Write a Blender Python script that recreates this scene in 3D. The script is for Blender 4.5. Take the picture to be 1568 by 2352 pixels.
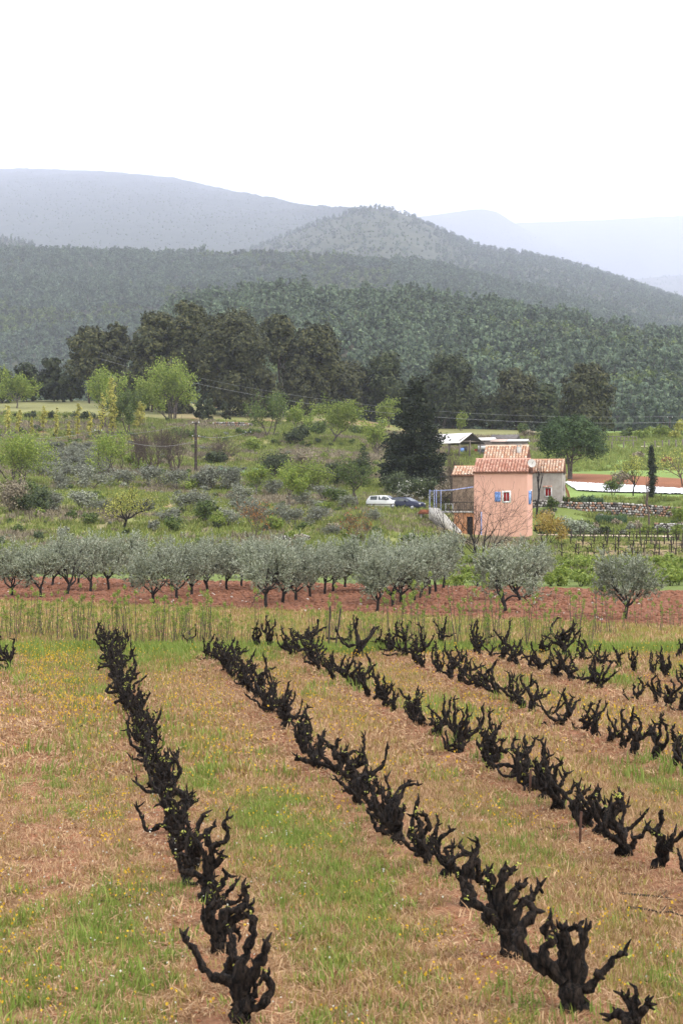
import bpy, math, random
import numpy as np
from mathutils import Vector, Matrix

for o in list(bpy.data.objects): bpy.data.objects.remove(o)
R = math.radians
SC = bpy.context.scene
COL = SC.collection
# ------------------------------------------------------------------ camera
F, CX, HY, H = 4000.0, 784.0, 1160.0, 4.3          # focal length in photo units (1568 wide), eye-level row, eye height
cd = bpy.data.cameras.new('camera'); cam = bpy.data.objects.new('camera', cd); COL.objects.link(cam)
cam.location = (0, 0, H); cam.rotation_euler = (R(90), 0, 0)
cd.sensor_fit = 'VERTICAL'; cd.sensor_height = 36; cd.lens = F / 2352 * 36
cd.shift_y = -(1176 - HY) / 2352
cd.clip_start = 0.5; cd.clip_end = 40000
cd.dof.use_dof = True; cd.dof.focus_distance = 75; cd.dof.aperture_fstop = 6.3
SC.camera = cam
# ------------------------------------------------------------------ sky and sun (bright overcast, soft sun from the right)
SUN_EL, SUN_AZ = 48.0, 118.0                        # azimuth from +Y towards +X
w = bpy.data.worlds.new('World'); SC.world = w; w.use_nodes = True
nt = w.node_tree; nt.nodes.clear()
def N(nt, t, **k):
    n = nt.nodes.new(t)
    for a, b in k.items(): setattr(n, a, b)
    return n
sky = N(nt, 'ShaderNodeTexSky', sky_type='NISHITA', sun_disc=False)
sky.sun_elevation = R(SUN_EL); sky.sun_rotation = R(SUN_AZ); sky.dust_density = 3.0; sky.air_density = 1.0
b1 = N(nt, 'ShaderNodeBackground'); b1.inputs['Strength'].default_value = 0.14
nt.links.new(sky.outputs[0], b1.inputs[0])
tc = N(nt, 'ShaderNodeTexCoord')
nz = N(nt, 'ShaderNodeTexNoise'); nz.inputs['Scale'].default_value = 3.2; nz.inputs['Detail'].default_value = 4
mpw = N(nt, 'ShaderNodeMapping'); mpw.inputs['Scale'].default_value = (1, 1, 2.2); mpw.inputs['Location'].default_value = (2.40, 5.5, 1.02)
nt.links.new(tc.outputs['Generated'], mpw.inputs[0]); nt.links.new(mpw.outputs[0], nz.inputs['Vector'])
cr = N(nt, 'ShaderNodeValToRGB')
cr.color_ramp.elements[0].position = 0.33; cr.color_ramp.elements[0].color = (0.33, 0.36, 0.40, 1)
cr.color_ramp.elements[1].position = 0.47; cr.color_ramp.elements[1].color = (0.97, 0.985, 1.0, 1)
nt.links.new(nz.outputs['Fac'], cr.inputs[0])
b2 = N(nt, 'ShaderNodeBackground'); b2.inputs['Strength'].default_value = 1.6
nt.links.new(cr.outputs[0], b2.inputs[0])
mx = N(nt, 'ShaderNodeMixShader'); mx.inputs[0].default_value = 0.9   # cloud cover
nt.links.new(b1.outputs[0], mx.inputs[1]); nt.links.new(b2.outputs[0], mx.inputs[2])
wo = N(nt, 'ShaderNodeOutputWorld'); nt.links.new(mx.outputs[0], wo.inputs[0])
sl = bpy.data.lights.new('sun', 'SUN'); sl.energy = 1.5; sl.angle = R(14); sl.color = (1.0, 0.94, 0.85)
sun = bpy.data.objects.new('sun', sl); COL.objects.link(sun)
sd = Vector((math.cos(R(SUN_EL)) * math.sin(R(SUN_AZ)), math.cos(R(SUN_EL)) * math.cos(R(SUN_AZ)), math.sin(R(SUN_EL))))
sun.rotation_euler = sd.to_track_quat('Z', 'Y').to_euler(); sun.location = (30, -20, 40)
vs = SC.view_settings; vs.view_transform = 'Standard'; vs.look = 'None'; vs.exposure = 0.55; vs.gamma = 1
vs.use_curve_mapping = False
cy = SC.cycles
cy.max_bounces = 5; cy.diffuse_bounces = 2; cy.glossy_bounces = 2; cy.transmission_bounces = 3; cy.transparent_max_bounces = 4
cy.volume_bounces = 2; cy.use_denoising = True; cy.caustics_reflective = False; cy.caustics_refractive = False
# ------------------------------------------------------------------ helpers
def hash2(ix, iy, s):
    h = (ix.astype(np.int64) * 374761393 + iy.astype(np.int64) * 668265263 + s * 974634777) & 0x7fffffff
    h = ((h ^ (h >> 13)) * 1274126177) & 0x7fffffff
    return ((h ^ (h >> 16)) & 0xffff) / 65535.0
def vnoise(x, y, s=0):
    x = np.asarray(x, float); y = np.asarray(y, float)
    ix = np.floor(x); iy = np.floor(y); fx = x - ix; fy = y - iy
    fx = fx * fx * (3 - 2 * fx); fy = fy * fy * (3 - 2 * fy)
    a = hash2(ix, iy, s); b = hash2(ix + 1, iy, s); c = hash2(ix, iy + 1, s); d = hash2(ix + 1, iy + 1, s)
    return (a * (1 - fx) + b * fx) * (1 - fy) + (c * (1 - fx) + d * fx) * fy
def fbm(x, y, s=0, o=4):
    t = 0; a = 0.5
    for k in range(o):
        t = t + a * vnoise(np.asarray(x) * 2 ** k + 17.3 * k, np.asarray(y) * 2 ** k - 9.1 * k, s + k); a *= 0.5
    return t / (1 - 0.5 ** o)
def sstep(a, b, x):
    t = np.clip((np.asarray(x, float) - a) / (b - a), 0, 1); return t * t * (3 - 2 * t)

def new_mesh(name, V, faces, mats=(), mi=None, smooth=False):
    """V (n,3); faces: list of int arrays, each (m,3) or (m,4)"""
    me = bpy.data.meshes.new(name)
    V = np.asarray(V, np.float32)
    faces = [np.asarray(f, np.int32) for f in faces if len(f)]
    if not faces: faces = [np.zeros((0, 3), np.int32)]
    me.vertices.add(len(V)); me.vertices.foreach_set('co', V.ravel())
    lv = np.concatenate([f.ravel() for f in faces]); ls = np.concatenate([np.full(len(f), f.shape[1], np.int32) for f in faces])
    me.loops.add(len(lv)); me.loops.foreach_set('vertex_index', lv)
    me.polygons.add(len(ls)); st = np.zeros(len(ls), np.int32); st[1:] = np.cumsum(ls)[:-1]
    me.polygons.foreach_set('loop_start', st)
    try: me.polygons.foreach_set('loop_total', ls)
    except Exception: pass
    if smooth: me.polygons.foreach_set('use_smooth', np.ones(len(ls), bool))
    for m in (mats if isinstance(mats, (list, tuple)) else [mats]): me.materials.append(m)
    if mi is not None: me.polygons.foreach_set('material_index', np.asarray(mi, np.int32))
    me.update(calc_edges=True)
    return me
class MB:
    """collects pieces of one mesh"""
    def __init__(s): s.V = []; s.Q = []; s.T = []; s.n = 0
    def add(s, V, f):
        V = np.asarray(V, float).reshape(-1, 3); f = np.asarray(f, int)
        if len(f):
            (s.Q if f.shape[1] == 4 else s.T).append(f + s.n)
        s.V.append(V); s.n += len(V); return s
    def box(s, x0, x1, y0, y1, z0, z1, M=None):
        V = np.array([[x, y, z] for z in (z0, z1) for y in (y0, y1) for x in (x0, x1)], float)
        if M is not None: V = V @ np.array(M.to_3x3()).T + np.array(M.translation)
        return s.add(V, [[0, 2, 3, 1], [4, 5, 7, 6], [0, 1, 5, 4], [2, 6, 7, 3], [0, 4, 6, 2], [1, 3, 7, 5]])
    def poly(s, pts):
        pts = np.asarray(pts, float)
        return s.add(pts, [list(range(len(pts)))])
    def prism(s, prof, y0, y1, axis='y'):
        """profile [(a,z)] extruded along an axis"""
        n = len(prof); V = []
        for yy in (y0, y1):
            for a, z in prof: V.append((a, yy, z) if axis == 'y' else (yy, a, z))
        Q = [[i, (i + 1) % n, n + (i + 1) % n, n + i] for i in range(n)]
        s.add(V, Q)
        c0 = s.n; base = s.n - 2 * n
        T = [[base, base + i + 1, base + i] for i in range(1, n - 1)] + [[base + n, base + n + i, base + n + i + 1] for i in range(1, n - 1)]
        s.T.append(np.array(T)); return s
    def mesh(s, name, mats=(), smooth=False):
        V = np.concatenate(s.V) if s.V else np.zeros((0, 3))
        fs = ([np.concatenate(s.Q)] if s.Q else []) + ([np.concatenate(s.T)] if s.T else [])
        return new_mesh(name, V, fs, mats, smooth=smooth)
    def build(s, name, mat, parent=None, smooth=False, loc=None, rot=None):
        return obj(name, s.mesh(name, mat, smooth), parent, loc, rot)
def obj(name, me, parent=None, loc=None, rot=None):
    o = bpy.data.objects.new(name, me); COL.objects.link(o)
    if parent is not None: o.parent = parent
    if loc is not None: o.location = loc
    if rot is not None: o.rotation_euler = rot
    return o
def tag(o, label=None, cat=None, group=None, kind=None):
    if label: o['label'] = label
    if cat: o['category'] = cat
    if group: o['group'] = group
    if kind: o['kind'] = kind
    return o
def thing(name, label, cat, loc=(0, 0, 0), rz=0.0, group=None):
    o = obj(name, None, None, loc, (0, 0, rz)); o.empty_display_size = 0.2
    return tag(o, label, cat, group)
def copy_thing(root, loc, rz=0.0, sc=1.0, label=None, group=None):
    r = root.copy(); COL.objects.link(r); r.location = loc; r.rotation_euler = (0, 0, rz); r.scale = (sc, sc, sc)
    if label: r['label'] = label
    if group: r['group'] = group
    for ch in KIDS[root.name]:
        c = ch.copy(); COL.objects.link(c); c.parent = r
    return r
KIDS = {}
def tube(mb, pts, rad, n=6, jit=0.0, rng=None, cap=True):
    P = np.asarray(pts, float); m = len(P); rad = np.broadcast_to(np.asarray(rad, float), (m,))
    T = np.gradient(P, axis=0); T /= np.linalg.norm(T, axis=1)[:, None] + 1e-9
    ref = np.array([1.0, 0, 0]) if abs(T[0][0]) < 0.8 else np.array([0, 1.0, 0])
    V = np.zeros((m, n, 3)); a = np.arange(n) / n * 2 * math.pi
    for i in range(m):
        A = np.cross(T[i], ref); A /= np.linalg.norm(A) + 1e-9; B = np.cross(T[i], A); ref = -np.cross(T[i], A) if False else ref
        A2 = np.cross(B, T[i])
        r = rad[i] * (1 + (jit * (rng.random(n) - 0.5) * 2 if jit else 0))
        V[i] = P[i] + (np.cos(a) * r)[:, None] * A2 + (np.sin(a) * r)[:, None] * B
        ref = A2 if i == 0 else ref
        ref = np.cross(T[i], np.cross(ref, T[i])); ref /= np.linalg.norm(ref) + 1e-9
    idx = np.arange(m * n).reshape(m, n); q = []
    nx = np.roll(idx, -1, axis=1)
    q = np.stack([idx[:-1], nx[:-1], nx[1:], idx[1:]], -1).reshape(-1, 4)
    Vf = V.reshape(-1, 3)
    mb.add(Vf, q)
    if cap:
        b = mb.n - m * n
        mb.T.append(np.array([[b + (m - 1) * n, b + (m - 1) * n + k, b + (m - 1) * n + k + 1] for k in range(1, n - 1)]))
    return mb
def smooth_path(P, k=3):
    P = np.asarray(P, float); out = []
    Q = np.vstack([2 * P[0] - P[1], P, 2 * P[-1] - P[-2]])
    for i in range(1, len(Q) - 2):
        p0, p1, p2, p3 = Q[i - 1:i + 3]
        for t in np.arange(k) / k:
            out.append(0.5 * (2 * p1 + (p2 - p0) * t + (2 * p0 - 5 * p1 + 4 * p2 - p3) * t * t + (3 * p1 - p0 - 3 * p2 + p3) * t ** 3))
    out.append(P[-1]); return np.array(out)
def cards(mb, C, L, W, rng, D=None, dj=1.0, NR=None, nj=.45):
    """diamond leaves at C (n,3), length L, width W, direction D (n,3) jittered by dj"""
    n = len(C)
    if n == 0: return
    L = np.broadcast_to(np.asarray(L, float), (n,)) * rng.uniform(0.7, 1.3, n); W = np.broadcast_to(np.asarray(W, float), (n,)) * rng.uniform(0.7, 1.3, n)
    r = rng.normal(size=(n, 3))
    d = r if D is None else np.asarray(D) + dj * r
    d = d / (np.linalg.norm(d, axis=1)[:, None] + 1e-9)
    if NR is not None:                     # blades lie on the clump's surface
        nn = NR + nj * rng.normal(size=(n, 3)); nn /= np.linalg.norm(nn, axis=1)[:, None] + 1e-9
        d = np.cross(nn, rng.normal(size=(n, 3))); d /= np.linalg.norm(d, axis=1)[:, None] + 1e-9; s = np.cross(nn, d)
    else: s = np.cross(d, rng.normal(size=(n, 3)))
    s /= np.linalg.norm(s, axis=1)[:, None] + 1e-9
    V = np.stack([C - d * L[:, None] * .5, C + s * W[:, None] * .5, C + d * L[:, None] * .5, C - s * W[:, None] * .5], 1).reshape(-1, 3)
    mb.add(V, np.arange(4 * n).reshape(n, 4))

# ------------------------------------------------------------------ materials
def mat(name, col, rough=0.85, col2=None, scale=20.0, bump=0.0, spec=0.3, stretch=None, metal=0.0, coord='Object', detail=5, bscale=None, lo=0.35, hi=0.65):
    m = bpy.data.materials.new(name); m.use_nodes = True; nt = m.node_tree
    p = nt.nodes['Principled BSDF']; p.inputs['Roughness'].default_value = rough; p.inputs['Metallic'].default_value = metal
    p.inputs['Specular IOR Level'].default_value = spec
    p.inputs['Base Color'].default_value = (*col, 1)
    tcn = N(nt, 'ShaderNodeTexCoord'); v = tcn.outputs[coord]
    if stretch:
        mp = N(nt, 'ShaderNodeMapping'); mp.inputs['Scale'].default_value = stretch; nt.links.new(v, mp.inputs[0]); v = mp.outputs[0]
    if col2 is not None:
        n = N(nt, 'ShaderNodeTexNoise'); n.inputs['Scale'].default_value = scale; n.inputs['Detail'].default_value = detail
        n.inputs['Roughness'].default_value = 0.65
        nt.links.new(v, n.inputs['Vector'])
        c = N(nt, 'ShaderNodeValToRGB'); c.color_ramp.elements[0].color = (*col, 1); c.color_ramp.elements[1].color = (*col2, 1)
        c.color_ramp.elements[0].position = lo; c.color_ramp.elements[1].position = hi
        nt.links.new(n.outputs['Fac'], c.inputs[0]); nt.links.new(c.outputs[0], p.inputs['Base Color'])
    if bump:
        n2 = N(nt, 'ShaderNodeTexNoise'); n2.inputs['Scale'].default_value = bscale or scale * 2; n2.inputs['Detail'].default_value = 4
        nt.links.new(v, n2.inputs['Vector'])
        b = N(nt, 'ShaderNodeBump'); b.inputs['Strength'].default_value = bump; b.inputs['Distance'].default_value = 0.03
        nt.links.new(n2.outputs['Fac'], b.inputs['Height']); nt.links.new(b.outputs[0], p.inputs['Normal'])
    return m
def leafmat(name, cols, trans=0.25, rough=0.6, objvar=0.25):
    """per-leaf colour from a ramp over a random value for each leaf, plus a shift for each tree"""
    m = bpy.data.materials.new(name); m.use_nodes = True; nt = m.node_tree
    p = nt.nodes['Principled BSDF']; p.inputs['Roughness'].default_value = rough; p.inputs['Specular IOR Level'].default_value = 0.25
    g = N(nt, 'ShaderNodeNewGeometry'); c = N(nt, 'ShaderNodeValToRGB')
    e = c.color_ramp.elements
    while len(e) < len(cols): e.new(0.5)
    for i, k in enumerate(cols): e[i].position = i / (len(cols) - 1); e[i].color = (*k, 1)
    nt.links.new(g.outputs['Random Per Island'], c.inputs[0])
    oi = N(nt, 'ShaderNodeObjectInfo'); hs = N(nt, 'ShaderNodeHueSaturation')
    mr = N(nt, 'ShaderNodeMapRange'); mr.inputs['To Min'].default_value = 1 - objvar; mr.inputs['To Max'].default_value = 1 + objvar
    nt.links.new(oi.outputs['Random'], mr.inputs['Value']); nt.links.new(mr.outputs[0], hs.inputs['Value'])
    nt.links.new(c.outputs[0], hs.inputs['Color']); nt.links.new(hs.outputs[0], p.inputs['Base Color'])
    if trans:
        t = N(nt, 'ShaderNodeBsdfTranslucent'); nt.links.new(hs.outputs[0], t.inputs[0])
        ms = N(nt, 'ShaderNodeMixShader'); ms.inputs[0].default_value = trans
        nt.links.new(p.outputs[0], ms.inputs[1]); nt.links.new(t.outputs[0], ms.inputs[2])
        nt.links.new(ms.outputs[0], nt.nodes['Material Output'].inputs[0])
    return m
M = {}
M['vine_stake'] = mat('brown_stake', (0.06, 0.028, 0.018), .9, (0.1, 0.05, 0.034), 8)
M['bark_vine'] = mat('vine_bark', (0.0025, 0.002, 0.002), 0.95, (0.05, 0.036, 0.028), 30, 1.0, 0.2, (1, 1, 0.35), bscale=60, lo=.42, hi=.72)
M['bud'] = leafmat('vine_bud', [(0.3, 0.32, 0.06), (0.42, 0.42, 0.1), (0.24, 0.28, 0.05)], 0.2)
M['bark_dark'] = mat('dark_bark', (0.012, 0.011, 0.011), 0.95, (0.04, 0.034, 0.03), 8, 0.6, 0.2)
M['bark_grey'] = mat('grey_bark', (0.06, 0.05, 0.045), 0.95, (0.16, 0.13, 0.11), 6, 0.6, 0.2)
M['bark_pine'] = mat('pine_bark', (0.035, 0.026, 0.022), 0.95, (0.13, 0.09, 0.07), 3, 0.6, 0.2)
M['bark_pale'] = mat('pale_bark', (0.22, 0.19, 0.17), 0.95, (0.4, 0.36, 0.33), 3, 0.4, 0.2)
M['twig_brown'] = mat('brown_twig', (0.07, 0.052, 0.04), 0.95, (0.15, 0.115, 0.09), 5, 0.3, 0.2)
M['olive'] = leafmat('olive_leaf', [(0.11, 0.13, 0.078), (0.2, 0.225, 0.145), (0.31, 0.335, 0.235), (0.43, 0.45, 0.36)], 0.12, 0.5, 0.12)
M['olive_dark'] = leafmat('terrace_olive_leaf', [(0.09, 0.1, 0.068), (0.19, 0.2, 0.145), (0.31, 0.32, 0.25)], 0.12, 0.55, 0.25)
M['pine'] = leafmat('pine_needle', [(0.014, 0.026, 0.01), (0.042, 0.056, 0.021), (0.09, 0.1, 0.04)], 0.1, 0.7, 0.2)
M['pine_warm'] = leafmat('aleppo_pine_needle', [(0.019, 0.025, 0.01), (0.052, 0.058, 0.022), (0.115, 0.112, 0.044)], 0.1, 0.7, 0.2)
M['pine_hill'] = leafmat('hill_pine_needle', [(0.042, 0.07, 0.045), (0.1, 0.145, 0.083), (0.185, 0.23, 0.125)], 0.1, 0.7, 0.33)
M['umbrella'] = leafmat('umbrella_pine_needle', [(0.025, 0.05, 0.017), (0.05, 0.09, 0.028), (0.1, 0.15, 0.05)], 0.12, 0.7, 0.1)
M['spruce'] = leafmat('dark_conifer_needle', [(0.008, 0.014, 0.007), (0.018, 0.027, 0.012), (0.036, 0.046, 0.02)], 0.05, 0.7, 0.1)
M['lime'] = leafmat('young_leaf', [(0.12, 0.18, 0.03), (0.21, 0.275, 0.05), (0.34, 0.38, 0.085)], 0.35, 0.6, 0.15)
M['limey'] = leafmat('yellow_young_leaf', [(0.22, 0.24, 0.05), (0.36, 0.36, 0.08), (0.5, 0.47, 0.13)], 0.3, 0.6, 0.12)
M['green'] = leafmat('green_leaf', [(0.05, 0.085, 0.022), (0.1, 0.145, 0.035), (0.18, 0.22, 0.06)], 0.3, 0.6, 0.18)
M['darkgreen'] = leafmat('dark_green_leaf', [(0.022, 0.036, 0.014), (0.055, 0.075, 0.028), (0.1, 0.12, 0.048)], 0.15, 0.6, 0.2)
M['poplar'] = leafmat('poplar_leaf', [(0.28, 0.29, 0.06), (0.42, 0.4, 0.09), (0.55, 0.48, 0.12)], 0.35, 0.6, 0.12)
M['orange'] = leafmat('orange_leaf', [(0.28, 0.13, 0.03), (0.42, 0.22, 0.05), (0.2, 0.17, 0.05)], 0.3, 0.6, 0.1)
M['mustard'] = leafmat('mustard_leaf', [(0.3, 0.22, 0.05), (0.45, 0.34, 0.08), (0.24, 0.15, 0.05)], 0.3, 0.6, 0.1)
M['redleaf'] = leafmat('red_leaf', [(0.26, 0.1, 0.035), (0.38, 0.17, 0.05), (0.18, 0.15, 0.05)], 0.3, 0.6, 0.1)
M['blossom'] = leafmat('white_blossom', [(0.6, 0.6, 0.5), (0.75, 0.74, 0.66)], 0.2, 0.6, 0.05)
M['scrubbrown'] = leafmat('dry_scrub', [(0.13, 0.105, 0.07), (0.23, 0.19, 0.13), (0.34, 0.29, 0.2)], 0.1, 0.8, 0.2)
M['straw'] = leafmat('dry_grass', [(0.245, 0.125, 0.058), (0.42, 0.255, 0.13), (0.58, 0.405, 0.235), (0.335, 0.18, 0.09)], 0.25, 0.7, 0.2)
M['straw_green'] = leafmat('mixed_grass', [(0.28, 0.215, 0.055), (0.4, 0.32, 0.1), (0.25, 0.25, 0.055)], 0.3, 0.7, 0.2)
M['grass'] = leafmat('green_grass', [(0.13, 0.2, 0.03), (0.2, 0.28, 0.045), (0.3, 0.35, 0.085)], 0.35, 0.6, 0.2)
M['grass_t'] = leafmat('terrace_grass', [(0.12, 0.165, 0.036), (0.205, 0.25, 0.058), (0.32, 0.325, 0.105)], 0.3, 0.7, 0.25)
M['iris'] = leafmat('iris_leaf', [(0.07, 0.12, 0.055), (0.13, 0.2, 0.1)], 0.3, 0.6, 0.1)
M['cabbage'] = leafmat('vegetable_leaf', [(0.15, 0.25, 0.16), (0.28, 0.38, 0.28)], 0.2, 0.6, 0.1)
M['yflower'] = leafmat('yellow_flower', [(0.66, 0.42, 0.03), (0.74, 0.5, 0.05)], 0.2, 0.6, 0.05)
M['wflower'] = leafmat('white_flower', [(0.75, 0.74, 0.66), (0.6, 0.6, 0.52)], 0.2, 0.6, 0.05)
# ------------------------------------------------------------------ terrain
TU = (np.array([-600, 100, 400, 700, 1000, 1080, 1150, 1230, 1450, 2200]) - CX) / F
TAB = [  # distance, photo row of the ground at each column of TU
 (110, 1316, 1316, 1316, 1316, 1316, 1316, 1316, 1316, 1316, 1316),
 (132, 1275, 1275, 1275, 1278, 1285, 1288, 1290, 1290, 1290, 1290),
 (150, 1238, 1238, 1240, 1243, 1253, 1258, 1260, 1260, 1260, 1260),
 (160, 1215, 1215, 1218, 1220, 1236, 1240, 1243, 1244, 1245, 1245),
 (170, 1185, 1185, 1190, 1198, 1205, 1227, 1231, 1231, 1231, 1231),
 (178, 1172, 1172, 1178, 1184, 1184, 1220, 1225, 1225, 1222, 1222),
 (182, 1165, 1165, 1170, 1178, 1178, 1182, 1190, 1218, 1216, 1216),
 (186, 1158, 1158, 1164, 1172, 1172, 1172, 1176, 1182, 1206, 1206),
 (190, 1152, 1152, 1160, 1166, 1168, 1168, 1170, 1156, 1188, 1188),
 (192.5, 1147, 1147, 1157, 1162, 1164, 1164, 1166, 1152, 1150, 1150),
 (215, 1112, 1112, 1120, 1128, 1135, 1135, 1135, 1130, 1130, 1130),
 (240, 1082, 1085, 1090, 1095, 1105, 1105, 1105, 1096, 1092, 1092),
 (262, 1047, 1048, 1060, 1072, 1085, 1085, 1085, 1074, 1068, 1068),
 (267, 1026, 1028, 1042, 1055, 1076, 1077, 1077, 1069, 1063, 1063),
 (298, 1008, 1008, 1020, 1030, 1045, 1047, 1047, 1038, 1034, 1034),
 (303, 990, 990, 1004, 1012, 1037, 1040, 1040, 1030, 1028, 1028),
 (335, 962, 962, 978, 985, 1010, 1011, 1011, 1004, 1004, 1004),
 (340, 952, 952, 968, 975, 1004, 1006, 1006, 1000, 1000, 1000),
 (400, 918, 918, 925, 945, 984, 985, 986, 990, 990, 992),
 (450, 922, 922, 930, 952, 990, 990, 992, 998, 1000, 1000),
 (540, 960, 960, 960, 980, 1010, 1010, 1010, 1012, 1014, 1014),
 (900, 1060, 1060, 1060, 1060, 1060, 1060, 1060, 1060, 1060, 1060)]
TD = np.array([-60, 60] + [t[0] for t in TAB], float)
TZ = np.zeros((len(TD), len(TU)))
for i, t in enumerate(TAB): TZ[i + 2] = H + (HY - np.array(t[1:], float)) / F * t[0]
TZ[2] = 0.0
def terr(x, y):
    x = np.asarray(x, float); y = np.asarray(y, float)
    u = x / np.maximum(y, 20.0)
    wob = (fbm(x / 22.0, y / 60.0, 5, 3) - 0.5) * 14 * sstep(125, 165, y) * (1 - sstep(0.035, 0.06, u))
    d = np.clip(y + wob, TD[0], TD[-1]); u = np.clip(u, TU[0], TU[-1])
    i = np.clip(np.searchsorted(TD, d) - 1, 0, len(TD) - 2); j = np.clip(np.searchsorted(TU, u) - 1, 0, len(TU) - 2)
    a = (d - TD[i]) / (TD[i + 1] - TD[i]); b = (u - TU[j]) / (TU[j + 1] - TU[j]); b = b * b * (3 - 2 * b)
    z = (TZ[i, j] * (1 - b) + TZ[i, j + 1] * b) * (1 - a) + (TZ[i + 1, j] * (1 - b) + TZ[i + 1, j + 1] * b) * a
    z = z + (fbm(x / 3.0, y / 3.0, 9, 3) - 0.5) * 0.10 * sstep(5, 20, y) + (fbm(x / 9, y / 9, 3, 3) - .5) * 0.8 * sstep(135, 190, y) * (1 - sstep(0.05, 0.07, u))
    return z
def pos(px, py, d): return Vector(((px - CX) / F * d, d, H + (HY - py) / F * d))
_D = np.concatenate([np.arange(8, 110, 0.05), np.arange(110, 460, 0.15)])
def G(px, py):
    """point of the ground seen at a photo position"""
    x = (px - CX) / F * _D; z = H + (HY - py) / F * _D
    k = np.nonzero(terr(x, _D) >= z)[0]
    d = _D[k[0]] if len(k) else 400.0
    x = (px - CX) / F * d
    return Vector((x, d, float(terr(x, d))))
def on(x, y, dz=0.0): return Vector((x, y, float(terr(x, y)) + dz))

# vine rows: two ground points each (photo units)
ROWP = [((5, 1508), (110, 1900)), ((245, 1490), (552, 2360)), ((490, 1521), (1314, 2334)), ((670, 1506), (1499, 1999)),
        ((884, 1500), (1524, 1774)), ((1104, 1512), (1564, 1644)), ((1349, 1529), (1568, 1574))]
def flat(px, py): d = H * F / (py - HY); return np.array([(px - CX) / F * d, d])
ROWS = [(flat(*a), flat(*b)) for a, b in ROWP]
def row_dist(x, y):
    r = np.full(np.shape(x), 99.0)
    for a, b in ROWS:
        t = (b - a) / np.linalg.norm(b - a); nn = np.array([-t[1], t[0]])
        dd = np.abs((x - a[0]) * nn[0] + (y - a[1]) * nn[1]); r = np.minimum(r, np.where(y < a[1] + 1.5, dd, 99))
    return r
PLN = (flat(0, 1379), flat(1568, 1440)); PLF = (flat(0, 1326), flat(1568, 1358))
def lin(x, p): (a, b) = p; return a[1] + (x - a[0]) / (b[0] - a[0]) * (b[1] - a[1])
GREEN = [(200, 2180, 170), (270, 2290, 150), (110, 2260, 120), (680, 1930, 120), (800, 2060, 150), (760, 2160, 110), (610, 1870, 80), (1180, 2340, 60), (470, 1800, 50),
         (100, 1462, 200), (350, 1475, 160), (560, 1490, 100), (1500, 1790, 60), (1390, 1560, 40), (30, 2160, 80), (1560, 2280, 80)]
def greenness(x, y):
    g = 0.12 * sstep(0.5, 0.72, fbm(x / 2.2 + 3, y / 5.0, 21, 4)) 
    for px, py, rp in GREEN:
        c = flat(px, py); r = rp / F * c[1]
        q = ((x - c[0]) / r) ** 2 + ((y - c[1]) / (r * 3.0)) ** 2
        g = np.maximum(g, np.exp(-q) * np.clip(-.05 + 1.7 * fbm(x * 1.7, y * .8, 33, 3), 0, 1))
    g = np.where(y > 50.0, np.maximum(g, 0.25 + 0.75 * sstep(0.4, 0.65, fbm(x / 3, y / 3, 8, 3))), g)
    return np.clip(g, 0, 1)

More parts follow.
